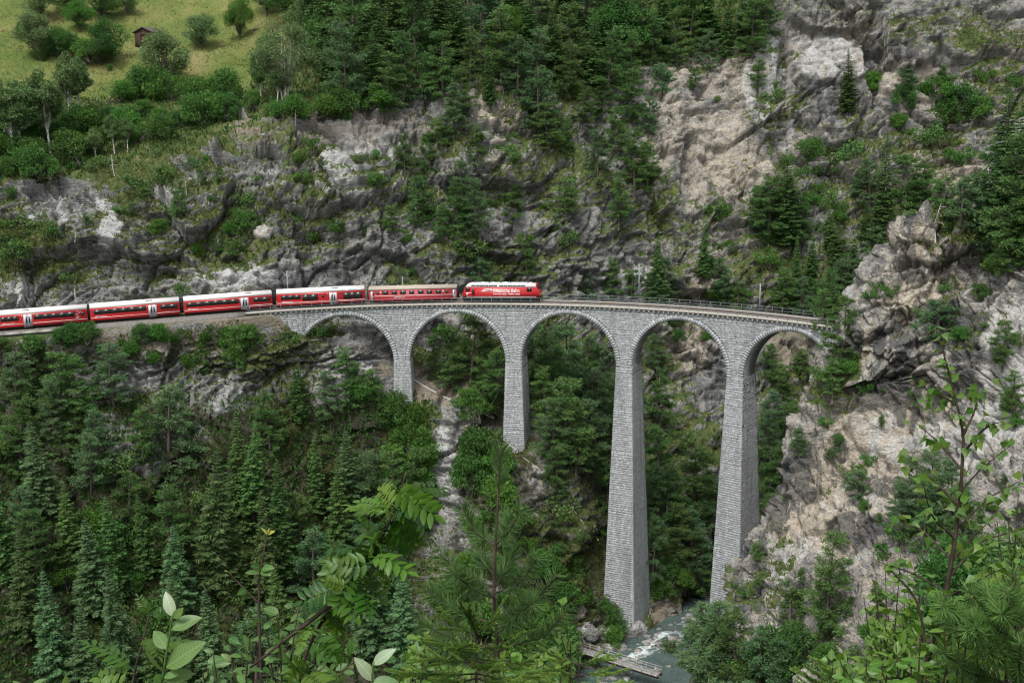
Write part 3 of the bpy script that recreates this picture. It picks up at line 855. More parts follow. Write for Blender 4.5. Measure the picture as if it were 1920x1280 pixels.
class Stones:
    """courses of roughly squared blocks, each a low frustum standing proud of the mortar"""
    def __init__(self): self.V, self.S = [], []
    def block(self, c00, c10, c11, c01, nrm, proud, shade):
        c = np.array([c00, c10, c11, c01]); m = c.mean(0)
        e = 0.02
        back = m + (c - m) * 0.995
        u = (c[1] - c[0]); v = (c[3] - c[0])
        u = u / (np.linalg.norm(u) + 1e-9); v = v / (np.linalg.norm(v) + 1e-9)
        ins = np.array([u * e + v * e, -u * e + v * e, -u * e - v * e, u * e - v * e])
        jit = rng.normal(0, 0.012, (4, 1)) * nrm
        front = c + ins + nrm * proud + jit
        self.V.append(np.concatenate([back, front])); self.S.append(np.full(8, shade))
    def mesh(self, name, mat):
        n = len(self.V)
        V = np.concatenate(self.V)
        base = np.array([(4, 5, 6, 7), (0, 1, 5, 4), (1, 2, 6, 5), (2, 3, 7, 6), (3, 0, 4, 7)])
        F = (base[None] + (np.arange(n) * 8)[:, None, None]).reshape(-1, 4)
        return new_mesh(name, V, F, attrs=dict(shade=np.concatenate(self.S)), mat=mat)

def rand_shade():
    x = float(np.clip(rng.normal(0.55, 0.22), 0, 1))
    return x if rng.random() > 0.07 else x * 0.35

def split(a, b, mean=0.85):
    out = [a]
    while b - out[-1] > mean * 1.6: out.append(out[-1] + mean * rng.uniform(0.55, 1.45))
    out.append(b)
    return out

st = Stones()
z_off = 0.02
while z_off < 14.0:
    hgt = rng.uniform(0.30, 0.48)
    mid = z_off + hgt / 2
    for a, b in solid_intervals(None, 0.0 if mid < 6 else 4.0, 117.0, mid, RING if mid < 11.0 else 0.1):
        # below the springing the pier shaft takes over
        if mid > 11.4 and b - a < 8: continue
        if b - a < 0.15: continue
        xs = split(a, b)
        for x0, x1 in zip(xs[:-1], xs[1:]):
            g_ = 0.014
            p = [track(x0 + g_, WALL0), track(x1 - g_, WALL0), track(x1 - g_, WALL0), track(x0 + g_, WALL0)]
            p[0][2] -= z_off + hgt - g_; p[1][2] -= z_off + hgt - g_; p[2][2] -= z_off + g_; p[3][2] -= z_off + g_
            h = float(heading((x0 + x1) / 2))
            st.block(*p, np.array([-math.sin(h), -math.cos(h), 0]), rng.uniform(0.02, 0.07), rand_shade())
    z_off += hgt
o = vpart('spandrel_masonry', st.mesh('spandrel_masonry', M_STONE))
tag(o, kind='stuff')

# arch rings: wedge stones one by one
NV = 60
for ai, (c, zc) in enumerate(zip(CROWNS, ZC)):
    arch = vpart('arch_ring', None)
    arch.empty_display_size = 0.5
    vm = {}
    for k in range(NV):
        a0, a1 = math.pi * k / NV + 0.0014, math.pi * (k + 1) / NV - 0.0014
        r1 = RAD + RING * rng.uniform(0.93, 1.06)
        pr = rng.uniform(0.015, 0.06)
        sh = rand_shade()
        V = []
        for o_ in (WALL0 + 0.25, WALL0 - pr):
            for r, a in ((RAD - 0.02, a0), (r1, a0), (r1, a1), (RAD - 0.02, a1)):
                p = track(c - r * math.cos(a), o_); p[2] = zc + r * math.sin(a)
                V.append(p)
        me = new_mesh('voussoir', V, np.array(MB.BOXQ), attrs=dict(shade=np.full(8, sh)), mat=M_STONE)
        vpart('voussoir', me, arch)

# piers: battered shafts
PIER_BASE = [-21.5, -36.0, -65.6, -68.0, -40.0]
def pier_corner(i, z, sa, sn):
    c = PIERS[i]
    zs = (ZC[i] + ZC[min(i + 1, 4)]) / 2
    d = zs - z
    a = (BAY - 2 * RAD) / 2 + 0.02 + d * 0.0330
    b0, b1 = (WALL1 - WALL0) / 2, d * 0.034
    h = float(heading(c))
    t = np.array([math.cos(h), -math.sin(h), 0]); n = np.array([math.sin(h), math.cos(h), 0])
    m = track(c, 2.75); m[2] = z
    return m + t * (sa * a) + n * (sn * (b0 + b1) + (0.55 + d * 0.020 if sn > 0 else 0.0))
for i in range(5):
    zs, zb = (ZC[i] + ZC[min(i + 1, 4)]) / 2 + 0.1, PIER_BASE[i] - 3
    pier = vpart('pier', None)
    sh = MB()
    ins = 0.985
    def ring_at(z):
        P4 = np.array([pier_corner(i, z, *k) for k in ((-1, -1), (1, -1), (1, 1), (-1, 1))])
        return P4.mean(0) + (P4 - P4.mean(0)) * ins
    sh.hexa(ring_at(zb), ring_at(zs))
    vpart('shaft_core', sh.mesh('shaft_core', M_MORTAR), pier)
    st = Stones()
    z = zb
    while z < zs - 0.1:
        hgt = min(rng.uniform(0.34, 0.52), zs - z)
        for (k0, k1) in (((-1, -1), (1, -1)), ((1, -1), (1, 1)), ((-1, 1), (-1, -1))):
            A0, B0 = pier_corner(i, z, *k0), pier_corner(i, z, *k1)
            A1, B1 = pier_corner(i, z + hgt, *k0), pier_corner(i, z + hgt, *k1)
            L = np.linalg.norm(B0 - A0)
            xs = np.array(split(0, L, 0.78)) / L
            nrm = np.cross(B0 - A0, A1 - A0); nrm /= np.linalg.norm(nrm)
            for x0, x1 in zip(xs[:-1], xs[1:]):
                g_ = 0.014 / L; gz_ = 0.016 / max(hgt, .1)
                lo = lambda x: A0 + (B0 - A0) * x
                hi = lambda x: A1 + (B1 - A1) * x
                q_ = lambda x, w: lo(x) * (1 - w) + hi(x) * w
                st.block(q_(x0 + g_, gz_), q_(x1 - g_, gz_), q_(x1 - g_, 1 - gz_), q_(x0 + g_, 1 - gz_), nrm, rng.uniform(0.02, 0.055), rand_shade())
        z += hgt
    o = vpart('pier_masonry', st.mesh('pier_masonry', M_STONE), pier)
    tag(o, kind='stuff')
    # iron centring beams left sticking out at the springing
    if i in (1, 2, 3):
        for w in np.linspace(-0.8, 0.8, 5):
            b = MB()
            c0, c1 = pier_corner(i, zs - 1.4, 1, -1), pier_corner(i, zs - 1.4, 1, 1)
            p = c0 + (c1 - c0) * (w + 1) / 2
            tdir = (pier_corner(i, zs - 1.4, 1, -1) - pier_corner(i, zs - 1.4, -1, -1)); tdir /= np.linalg.norm(tdir)
            b.tube([p - tdir * 0.3, p + tdir * 0.28], 0.11, 4)
            vpart('beam_stub', b.mesh('beam_stub', M_RAIL), pier)
# concrete footing of the river pier
fz = -65.6
ft = MB()
r0 = np.array([pier_corner(2, -66.2, *k) for k in ((-1, -1), (1, -1), (1, 1), (-1, 1))]); r1 = np.array([pier_corner(2, -62.8, *k) for k in ((-1, -1), (1, -1), (1, 1), (-1, 1))])
m0, m1 = r0.mean(0), r1.mean(0)
lowr = m0 + (r0 - m0) * np.array([1.30, 1.25, 1]); lowr[:, 2] = -68.5
upr = m1 + (r1 - m1) * np.array([1.06, 1.06, 1]); upr[:, 2] = np.array([-66.9, -66.3, -63.4, -64.5])
ft.hexa(lowr, upr)
vpart('footing', ft.mesh('footing', M_PLINTH))

# deck: slab with two walkways, corbels beneath the edge
sl = np.arange(-3.0, 121.1, 1.0)
d = MB(); d.sweep([(0.0, 0.0), (0.0, 0.36), (1.25, 0.38), (1.25, 0.0)], sl); vpart('walkway', d.mesh('walkway', M_CONC))
d = MB(); d.sweep([(DECK_W - 1.25, 0.0), (DECK_W - 1.25, 0.38), (DECK_W, 0.36), (DECK_W, 0.0)], sl); vpart('walkway', d.mesh('walkway', M_CONC))
d = MB(); d.sweep([(1.254, -0.1), (1.254, 0.22), (1.75, 0.34), (DECK_W - 1.75, 0.34), (DECK_W - 1.254, 0.22), (DECK_W - 1.254, -0.1)], sl); vpart('ballast_bed', d.mesh('ballast_bed', M_BALLAST))
cb = MB(); cb.box(-0.14, 0.14, 0, 0.42, -0.36, -0.004)
cb_me = cb.mesh('corbel', M_CORBEL)
for s in np.arange(0.0, 116.0, 1.0):
    o = vpart('corbel', cb_me)
    p = track(s, 0.06)
    o.matrix_basis = viaduct.matrix_world.inverted() @ Matrix.Translation(p) @ Matrix.Rotation(-float(heading(s)), 4, 'Z')
post = MB(); post.box(-0.03, 0.03, -0.03, 0.03, 0.3, 1.5)
post_me = post.mesh('post', M_STEEL)
for off in (0.12, DECK_W - 0.12):
    rl = vpart('railing', None)
    for zz in (0.88, 1.46):
        b = MB(); b.sweep([(off - 0.026, zz), (off - 0.026, zz + 0.055), (off + 0.026, zz + 0.055), (off + 0.026, zz)], sl)
        vpart('rail_bar', b.mesh('rail_bar', M_STEEL), rl)
    for s in np.arange(-2.0, 120.0, 2.0):
        o = vpart('post', post_me, rl)
        o.matrix_basis = Matrix.Translation(track(s, off)) @ Matrix.Rotation(-float(heading(s)), 4, 'Z')
    rl.matrix_basis = viaduct.matrix_world.inverted()

# ------------------------------------------------------------------ track
track_o = empty('railway_track', Matrix.Identity(4))
tag(track_o, 'single narrow gauge railway track running onto the viaduct', 'railway track')
tl = np.concatenate([np.arange(-110, -7, 2.0), np.arange(-7, 122, 1.0)])
for off in (2.25, 3.25):
    b = MB(); b.sweep([(off - 0.035, 0.42), (off - 0.035, 0.55), (off + 0.035, 0.55), (off + 0.035, 0.42)], tl)
    b.build('rail', M_RAIL, track_o)
sp_ = MB()
for s in np.arange(-108, 121, 0.66):
    c = [track(s - 0.12, 1.85), track(s + 0.12, 1.85), track(s + 0.12, 3.65), track(s - 0.12, 3.65)]
    sp_.hexa(np.array(c) + (0, 0, 0.25), np.array(c) + (0, 0, 0.42))
tag(sp_.build('sleepers', M_SLEEPER, track_o), kind='stuff')
b = MB(); b.sweep([(-0.6, -0.6), (0.55, 0.02), (1.5, 0.34), (4.0, 0.34), (5.0, 0.02), (6.5, -0.5)], np.append(np.arange(-110, -4, 2.0), -3.02))
tag(b.build('track_ballast', M_BALLAST), kind='structure')

# retaining wall beneath the line at the left edge
rw = empty('retaining_wall', Matrix.Translation(track(-50, -0.3, -4)))
tag(rw, 'dark stone retaining wall with concrete coping below the rear carriage', 'retaining wall')
def wpart(o, root):
    o.parent = root; o.matrix_basis = root.matrix_world.inverted(); return o
b = MB(); b.sweep([(-1.1, -5.0), (-0.7, -0.05), (0.4, -0.05), (0.4, -5.0)], np.arange(-104, -32.9, 2.0)); wpart(b.build('wall_face', stone_material('rubble_wall', (0.11, 0.105, 0.10), (0.2, 0.19, 0.18))), rw)
for s in np.arange(-104, -34, 3.0):
    b = MB(); b.sweep([(-1.0, -0.05), (-1.0, 0.27), (0.5, 0.27), (0.5, -0.05)], [s + 0.03, s + 1.5, s + 2.97]); wpart(b.build('coping_slab', M_CONC), rw)

# catenary masts on the far side
for px, top_py, lab in ((145, 538, 'grey catenary mast behind the rearmost red carriage'), (541, 505, 'grey catenary mast behind the modern carriage nearest the viaduct'),
                        (756, 516, 'grey catenary mast behind the older beige roofed carriage'), (1198, 492, 'grey catenary mast standing right of the locomotive on the empty deck'),
                        (1424, 529, 'grey catenary mast nearest the rock tower on the right')):
    ss = np.arange(-90, 120, 0.25); pq = proj(track(ss, DECK_W + 0.25, 0.3))
    s = float(np.interp(px, pq[:, 0], ss))
    base = track(s, DECK_W + 0.25, -0.3)
    dpt = float(np.interp(s, ss, pq[:, 2]))
    hgt = (float(np.interp(s, ss, pq[:, 1])) - top_py) * dpt / FPX / math.cos(math.radians(10)) + 0.3
    root = empty('catenary_mast', Matrix.Translation(base) @ Matrix.Rotation(-float(heading(s)), 4, 'Z'))
    tag(root, lab, 'mast', 'catenary masts along the railway')
    b = MB(); b.box(-0.11, 0.11, -0.11, -0.085, 0, hgt); b.box(-0.11, 0.11, 0.085, 0.11, 0, hgt); b.box(-0.02, 0.02, -0.085, 0.085, 0, hgt); b.build('post', M_STEEL, root)
    b = MB(); b.box(-0.25, 0.25, -0.25, 0.25, 0.25, 0.36); b.build('base_plate', M_STEEL, root)
    if px < 800:
        b = MB(); b.tube([(0, -0.1, hgt - 0.5), (0, -1.2, hgt - 0.25), (0, -2.4, hgt - 0.45)], 0.03, 5); b.build('bracket_arm', M_STEEL, root)
        for z in (hgt - 0.5, hgt - 1.6):
            b = MB(); b.tube([(0, -0.35, z), (0, -0.45, z + .02), (0, -0.6, z + .05)], (0.05, 0.09, 0.05), 6); b.build('insulator', M_CORBEL, root)
# ------------------------------------------------------------------ train
M_RED = simple_mat('train_red', (0.35, 0.013, 0.016), 0.38, 0.5, var=0.08, scale=1.0)
M_OLDRED = simple_mat('faded_red', (0.26, 0.022, 0.030), 0.5, 0.4, var=0.12, scale=1.0)
M_WHITE = simple_mat('white_roof', (0.58, 0.565, 0.55), 0.5, 0.3, var=0.06, scale=0.8)
M_BEIGE = simple_mat('dusty_beige_roof', (0.31, 0.27, 0.225), 0.85, 0.2, var=0.2, scale=0.7)
M_DOOR = simple_mat('silver_door', (0.42, 0.43, 0.46), 0.45, 0.4, 0.2)
M_GLASS = simple_mat('dark_window_glass', (0.014, 0.013, 0.012), 0.12, 0.6, var=0.4, scale=0.9)
M_BLACK = simple_mat('black_underframe', (0.018, 0.018, 0.02), 0.7, 0.2)
M_GREY = simple_mat('dark_grey_equipment', (0.10, 0.105, 0.11), 0.6, 0.3)
M_LETTER = simple_mat('white_lettering', (0.68, 0.67, 0.66), 0.6, 0.2, var=0.02)
M_BLUE = simple_mat('pale_blue_stripe', (0.45, 0.58, 0.72), 0.5, 0.3)

def place(s_mid, length):
    a, b = track(s_mid - length * 0.35, 2.75, 0.55), track(s_mid + length * 0.35, 2.75, 0.55)
    x = Vector(b - a).normalized()
    y = Vector((0, 0, 1)).cross(x).normalized()
    z = x.cross(y)
    m = Matrix((x, y, z)).transposed().to_4x4()
    m.translation = Vector((a + b) / 2)
    return m

def text_mesh(txt, size, mat, bold=0.0, shear=0.0):
    cu = bpy.data.curves.new('lettering', 'FONT')
    cu.body = txt; cu.size = size; cu.offset = bold; cu.shear = shear; cu.extrude = 0.004
    cu.align_x = 'LEFT'
    o = bpy.data.objects.new('lettering', cu)
    scene.collection.objects.link(o)
    bpy.context.view_layer.update()
    me = bpy.data.meshes.new_from_object(o.evaluated_get(bpy.context.evaluated_depsgraph_get()))
    bpy.data.objects.remove(o); bpy.data.curves.remove(cu)
    me.name = 'lettering'
    me.materials.clear(); me.materials.append(mat)
    return me

def put_text(root, txt, x, z, y, size, bold=0.0, sx=1.0):
    me = text_mesh(txt, size, M_LETTER, bold)
    o = link('lettering', me, root)
    o.matrix_local = Matrix.Translation((x, y, z)) @ Matrix.Rotation(math.pi / 2, 4, 'X') @ Matrix.Diagonal((sx, 1, 1, 1))
    return o

def box_part(root, name, mat, *b, parent=None):
    m = MB(); m.box(*b)
    return m.build(name, mat, parent or root)

def logo(root, x, z, w, h, y):
    """a slanted white wedge with two speed lines cut into its tail"""
    m = MB()
    def quad(pts):
        V = [(px, y, pz) for px, pz in pts] + [(px, y - 0.008, pz) for px, pz in pts]
        n = len(pts)
        m.add(V, [(i, (i + 1) % n, n + (i + 1) % n, n + i) for i in range(n)], ngons=[list(range(n)), list(range(n, 2 * n))])
    quad([(x + w * .32, z + h * .78), (x + w, z + h * .78), (x + w, z + h), (x + w * .40, z + h)])
    quad([(x + w * .16, z + h * .52), (x + w * .34, z + h * .52), (x + w * .39, z + h * .72), (x + w * .26, z + h * .72)])
    quad([(x + w * .80, z + h * .30), (x + w, z + h * .30), (x + w, z + h * .72), (x + w * .86, z + h * .72)])
    quad([(x + w * .16, z + h * .26), (x + w * .86, z + h * .26), (x + w * .90, z + h * .46), (x + w * .20, z + h * .46)])
    quad([(x, z), (x + w * .62, z), (x + w * .68, z + h * .20), (x + w * .05, z + h * .20)])
    return m.build('emblem', M_LETTER, root)

def bogie(root, x):
    m = MB()
    for sy in (-1, 1):
        m.box(x - 1.25, x + 1.25, sy * 0.78 - 0.06, sy * 0.78 + 0.06, 0.28, 0.50)
        m.box(x - 0.25, x + 0.25, sy * 0.84 - 0.08, sy * 0.84 + 0.08, 0.25, 0.62)
    m.box(x - 0.2, x + 0.2, -0.75, 0.75, 0.35, 0.5)
    bg = m.build('bogie', M_BLACK, root)
    for dx in (-0.9, 0.9):
        w = MB()
        for sy in (-1, 1):
            w.tube([(x + dx, sy * 0.47, 0.36), (x + dx, sy * 0.60, 0.36)], 0.36, 14)
        w.tube([(x + dx, -0.5, 0.36), (x + dx, 0.5, 0.36)], 0.07, 6)
        w.build('wheelset', M_GREY, bg)

SIDE = [(-1.30, 0.42), (-1.335, 0.7), (-1.335, 2.45), (-1.30, 2.78), (1.30, 2.78), (1.335, 2.45), (1.335, 0.7), (1.30, 0.42)]
ROOF = [(-1.30, 2.782), (-1.23, 3.10), (-1.02, 3.36), (-0.65, 3.52), (0, 3.58), (0.65, 3.52), (1.02, 3.36), (1.23, 3.10), (1.30, 2.782)]
YN = -1.337

def modern_car(L, s_mid, label, layout, roof_box, bellows_front, mural=False, blue=False):
    root = empty('railway_carriage', place(s_mid, L))
    tag(root, label, 'train carriage', 'carriages of the red train')
    h = L / 2
    m = MB(); m.extrude_profile(SIDE, -h, h); m.build('body', M_RED, root)
    m = MB(); m.extrude_profile(ROOF, -h + 0.02, h - 0.02); m.build('roof', M_WHITE, root)
    box_part(root, 'underframe', M_BLACK, -h + 0.1, h - 0.1, -1.15, 1.15, 0.16, 0.44)
    for sy in (-1, 1):
        def yy(d): return sy * (1.337 + d)
        def sheet(name, mat, x0, x1, z0, z1, d0=-0.03, d1=0.012, parent=None):
            a, b = sorted((yy(d0), yy(d1)))
            return box_part(root, name, mat, x0, x1, a, b, z0, z1, parent=parent)
        doors = [e for e in layout if e[0] == 'd']
        xs = sorted([(-h + 0.05)] + [v for e in doors for v in (e[1] - 0.02, e[1] + 1.58)] + [h - 0.05])
        for a, b in zip(xs[::2], xs[1::2]):
            sheet('stripe', M_LETTER, a, b, 0.92, 1.0)
        for e in layout:
            if e[0] == 'w':          # run of panes
                x0, x1, n, z0, z1 = e[1:]
                sheet('window_band', M_BLACK, x0 - 0.04, x1 + 0.04, z0 - 0.04, z1 + 0.04)
                wdt = (x1 - x0) / n
                for k in range(n):
                    sheet('window', M_GLASS, x0 + k * wdt + 0.02, x0 + (k + 1) * wdt - 0.02, z0, z1, 0.005, 0.015)
            else:
                x0 = e[1]
                for k in (0, 1):
                    dd = sheet('door', M_DOOR, x0 + k * 0.78, x0 + k * 0.78 + 0.76, 0.50, 2.62, -0.02, 0.03)
                    sheet('door_window', M_GLASS, x0 + k * 0.78 + (0.38 if k == 0 else 0.10), x0 + k * 0.78 + (0.66 if k == 0 else 0.38), 1.05, 2.25, 0.02, 0.042, parent=dd)
                sheet('door_sign', M_LETTER, x0 - 0.32, x0 - 0.16, 2.32, 2.52)
                sheet('step', M_GREY, x0, x0 + 1.54, 0.30, 0.40, -0.05, 0.10)
    for x in (-h + 2.6, h - 2.6): bogie(root, x)
    m = MB(); m.box(roof_box, roof_box + 1.3, -1.0, -0.35, 3.30, 3.50); m.build('roof_unit', M_GREY, root)
    lx = [e for e in layout if e[0] == 'w'][0][1]
    logo(root, lx + 0.1, 1.08, 0.75, 0.20, YN - 0.012)
    put_text(root, 'Rhätische Bahn', lx + 0.95, 1.10, YN - 0.012, 0.22, 0.004)
    if mural:
        rr = random.Random(5)
        m = MB()
        for k in range(9):
            px_, pz_ = mural + rr.uniform(-0.5, 0.5), rr.uniform(1.2, 2.4)
            m.tube([(px_, YN - 0.01, pz_), (px_ + rr.uniform(-.3, .3), YN - 0.012, pz_ + rr.uniform(-.25, .25)), (px_ + rr.uniform(-.6, .6), YN - 0.01, pz_ + rr.uniform(-.5, .5))], 0.018, 4)
        m.build('line_drawing', M_LETTER, root)
    if blue:
        for k in range(3): box_part(root, 'roof_panel', M_BLUE, h - 3.9 + k * 1.18, h - 2.85 + k * 1.18, -1.275, -1.20, 2.86, 3.06)
    if bellows_front:
        m = MB()
        for k in range(6):
            a = h + 0.02 + k * 0.11
            m.extrude_profile([(-1.12, 0.55), (-1.12, 2.95), (-0.8, 3.2), (0.8, 3.2), (1.12, 2.95), (1.12, 0.55)], a, a + 0.075)
            m.box(a, a + 0.11, -1.04, 1.04, 0.62, 3.05)
        m.build('gangway_bellows', M_BLACK, root)
    return root

ss_ = np.arange(-90, 120, 0.1); pq_ = proj(track(ss_, 2.75 - 1.33, 1.5))
def s_at(px): return float(np.interp(px, pq_[:, 0], ss_))
W1, W2 = 1.62, 2.44
e1 = [(-28, 165), (170, 338), (345, 512), (518, 686)]
labs = ['rearmost red carriage with white roof and white line drawing near its front end', 'red carriage with white roof and long window band, second from the rear',
        'red carriage with white roof and long window band, third from the rear', 'red modern carriage with floor length windows and pale blue roof panels']
for k, (a, b) in enumerate(e1):
    s0, s1 = s_at(a), s_at(b)
    L = s1 - s0
    h = L / 2
    def X(px, a=a, b=b, L=L): return (px - a) / (b - a) * L - L / 2
    if k == 0:
        lay = [('w', X(2), X(35), 3, W1, W2), ('d', X(44)), ('w', X(64), X(141), 5, W1, W2), ('w', X(153.5), X(158.5), 1, 1.75, 2.3)]
    elif k == 1:
        lay = [('w', X(177), X(274), 6, W1, W2), ('d', X(278.5)), ('w', X(302), X(333), 2, W1, W2)]
    elif k == 2:
        lay = [('w', X(350), X(447.5), 6, W1, W2), ('d', X(451.5)), ('w', X(476), X(507), 2, W1, W2)]
    else:
        lay = [('w', X(527), X(563), 3, W1, W2), ('w', X(567), X(596), 2, 1.25, W2), ('w', X(604), X(608.5), 1, 1.7, 2.25), ('d', X(618)), ('w', X(645), X(680), 3, 1.2, W2)]
    modern_car(L, (s0 + s1) / 2, labs[k], lay, X([42, 274, 460, 623][k]), k < 3, mural=X(148) if k == 0 else False, blue=(k == 3))

# older carriage
s0, s1 = s_at(690), s_at(858)
L = s1 - s0; h = L / 2
root = empty('railway_carriage', place((s0 + s1) / 2, L))
tag(root, 'older red carriage with dusty beige roof directly behind the locomotive', 'train carriage', 'carriages of the red train')
def X(px): return (px - 690) / 168 * L - h
OSIDE = [(-1.28, 0.42), (-1.32, 0.6), (-1.32, 2.62), (1.32, 2.62), (1.32, 0.6), (1.28, 0.42)]
OROOF = [(-1.34, 2.622), (-1.28, 2.86), (-1.05, 3.10), (-0.6, 3.26), (0, 3.32), (0.6, 3.26), (1.05, 3.10), (1.28, 2.86), (1.34, 2.622)]
m = MB(); m.extrude_profile(OSIDE, X(700), X(849)); m.extrude_profile([(y * 0.86, z) for y, z in OSIDE], -h, X(700)); m.extrude_profile([(y * 0.86, z) for y, z in OSIDE], X(849), h); m.build('body', M_OLDRED, root)
m = MB(); m.extrude_profile(OROOF, -h + 0.05, h - 0.05); m.build('roof', M_BEIGE, root)
box_part(root, 'underframe', M_BLACK, -h + 0.2, h - 0.2, -1.1, 1.1, 0.16, 0.44)
for sy in (-1, 1):
    def bp(name, mat, x0, x1, d0, d1, z0, z1, parent=None):
        a, b = sorted((sy * (1.32 + d0), sy * (1.32 + d1)))
        return box_part(root, name, mat, x0, x1, a, b, z0, z1, parent=parent)
    bp('stripe', simple_mat('cream_stripe', (0.62, 0.55, 0.50)), X(702), X(849), -0.02, 0.014, 1.40, 1.50)
    for a, b in ((705.5, 709.5), (717, 728), (734, 744.5), (750, 761.5), (767.5, 777.5), (784, 795), (801, 811.5), (818, 828.5), (837, 842)):
        w = bp('window', M_GLASS, X(a), X(b), -0.02, 0.01, 1.72, 2.40)
        bp('window_frame', M_GREY, X(a), X(b), 0.005, 0.02, 2.08, 2.13, parent=w)
    for a, b in ((694, 700.5), (849.5, 856)):
        d = bp('door', M_DOOR, X(a), X(b), -0.20, -0.15, 0.5, 2.55)
        bp('door_window', M_GLASS, X((a + b) / 2) + 0.03, X(b) - 0.08, -0.16, -0.14, 1.5, 2.3, parent=d)
    bp('class_sign', M_LETTER, X(712), X(714.5), -0.01, 0.012, 2.05, 2.32)
    bp('class_sign', M_LETTER, X(830.5), X(833), -0.01, 0.012, 2.05, 2.32)
    bp('vent_grille', M_BLACK, X(832), X(837.5), -0.01, 0.012, 1.2, 1.32)
for x in (-h + 2.8, h - 2.8): bogie(root, x)
for x in (X(715), X(745), X(778), X(812), X(838)):
    m = MB(); m.tube([(x, 0, 3.28), (x, 0, 3.42), (x, 0, 3.46)], (0.16, 0.2, 0.1), 8); m.build('roof_vent', M_BEIGE, root)
logo(root, X(738), 1.02, 0.8, 0.22, -1.334)
put_text(root, 'Rhätische Bahn', X(738) + 0.9, 1.04, -1.334, 0.23, 0.004)
for sx in (-1, 1):
    a, b = (h, h + 0.35) if sx > 0 else (-h - 0.35, -h)
    m = MB(); m.box(a, b, -0.55, 0.55, 0.6, 2.7); m.build('gangway_bellows', M_BLACK, root)

# locomotive
s0, s1 = s_at(866), s_at(1013)
L = s1 - s0; h = L / 2
root = empty('electric_locomotive', place((s0 + s1) / 2, L))
tag(root, 'red electric locomotive with white roof and bold white lettering on its side', 'locomotive')
def X(px): return (px - 866) / 147 * L - h
def slab(yz_l, xb, xt, zb, zt):
    """side outline with raked ends, as polygon in x-z, extruded across the width with a tumblehome"""
    m = MB()
    V = []
    for sy, in ((-1,), (1,)):
        V += [(x, sy * w, z) for x, z, w in yz_l]
    n = len(yz_l)
    m.add(V, [(i, n + i, n + (i + 1) % n, (i + 1) % n) for i in range(n)], ngons=[list(range(n)), list(range(n, 2 * n))[::-1]])
    return m
body = [(-h + 0.1, 0.62, 1.32), (h - 0.15, 0.62, 1.32), (h - 0.02, 0.95, 1.30), (h - 0.05, 1.55, 1.32), (h - 0.62, 2.62, 1.30), (-h + 0.62, 2.62, 1.30), (-h + 0.08, 1.45, 1.32), (-h + 0.02, 0.9, 1.30)]
slab(body, 0, 0, 0, 0).build('body', M_RED, root)
shoulder = [(-h + 0.62, 2.624, 1.28), (h - 0.62, 2.624, 1.28), (h - 0.86, 3.18, 1.02), (-h + 1.1, 3.18, 1.02)]
slab(shoulder, 0, 0, 0, 0).build('roof_shoulder', M_WHITE, root)
hood = [(-h + 1.4, 3.184, 0.9), (h - 1.6, 3.184, 0.9), (h - 1.9, 3.34, 0.8), (-h + 1.7, 3.34, 0.8)]
slab(hood, 0, 0, 0, 0).build('roof_hood', M_WHITE, root)
box_part(root, 'underframe', M_BLACK, -h + 0.15, h - 0.2, -1.25, 1.25, 0.14, 0.92)
for sy in (-1, 1):
    def bp(name, mat, x0, x1, d0, d1, z0, z1, parent=None):
        a, b = sorted((sy * (1.322 + d0), sy * (1.322 + d1)))
        return box_part(root, name, mat, x0, x1, a, b, z0, z1, parent=parent)
    bp('stripe', M_LETTER, X(873), X(1006), -0.02, 0.012, 0.66, 0.72)
    bp('cab_window', M_GLASS, X(872), X(880.5), -0.03, 0.012, 1.78, 2.54)
    bp('cab_window', M_GLASS, X(989), X(998), -0.03, 0.012, 1.78, 2.54)
    dr_ = bp('cab_door', M_RED, X(884.5), X(889.5), -0.01, 0.02, 0.75, 2.54)
    bp('door_window', M_GLASS, X(885.3), X(888.6), 0.015, 0.03, 1.2, 2.45, parent=dr_)
    for a, b in ((883, 933), (936, 986)):
        n = 6
        for k in range(n):
            x0, x1 = X(a + (b - a) * k / n + 0.3), X(a + (b - a) * (k + 1) / n - 0.3)
            m = MB()
            V = []
            for zz, w in ((2.74, 1.24), (3.06, 1.085)):
                for xx in (x0, x1): V += [(xx, sy * (w - 0.03), zz), (xx, sy * (w + 0.015), zz)]
            m.hexa([V[0], V[2], V[3], V[1]], [V[4], V[6], V[7], V[5]]); m.build('ventilation_grille', M_GREY, root)
for sx, xb, xt, zb, zt in ((1, h - 0.20, h - 0.57, 1.72, 2.55), (-1, -h + 0.20, -h + 0.58, 1.70, 2.55)):
    m = MB()
    e = 0.03 * sx
    m.hexa([(xb, -1.1, zb), (xb + e, -1.1, zb), (xb + e, 1.1, zb), (xb, 1.1, zb)], [(xt, -1.05, zt), (xt + e, -1.05, zt), (xt + e, 1.05, zt), (xt, 1.05, zt)])
    m.build('windscreen', M_GLASS, root)
    m = MB(); m.box(*(sorted((sx * (h - 0.06), sx * (h + 0.02)))), -1.0, -0.7, 1.05, 1.25); m.build('headlight', M_LETTER, root)
    m = MB(); m.box(*(sorted((sx * (h - 0.06), sx * (h + 0.02)))), 0.7, 1.0, 1.05, 1.25); m.build('headlight', M_LETTER, root)
    m = MB(); m.box(*(sorted((sx * (h - 0.1), sx * (h + 0.18)))), -1.1, 1.1, 0.30, 0.62); m.build('buffer_beam', M_BLACK, root)
    if sx > 0: m = MB(); m.hexa([(sx * (h - .62), -1.28, 2.628), (sx * (h - .50), -1.28, 2.628), (sx * (h - .50), 1.28, 2.628), (sx * (h - .62), 1.28, 2.628)],
                     [(sx * (h - .95), -1.0, 3.22), (sx * (h - .80), -1.0, 3.22), (sx * (h - .80), 1.0, 3.22), (sx * (h - .95), 1.0, 3.22)]); m.build('cab_brow', M_RED, root)
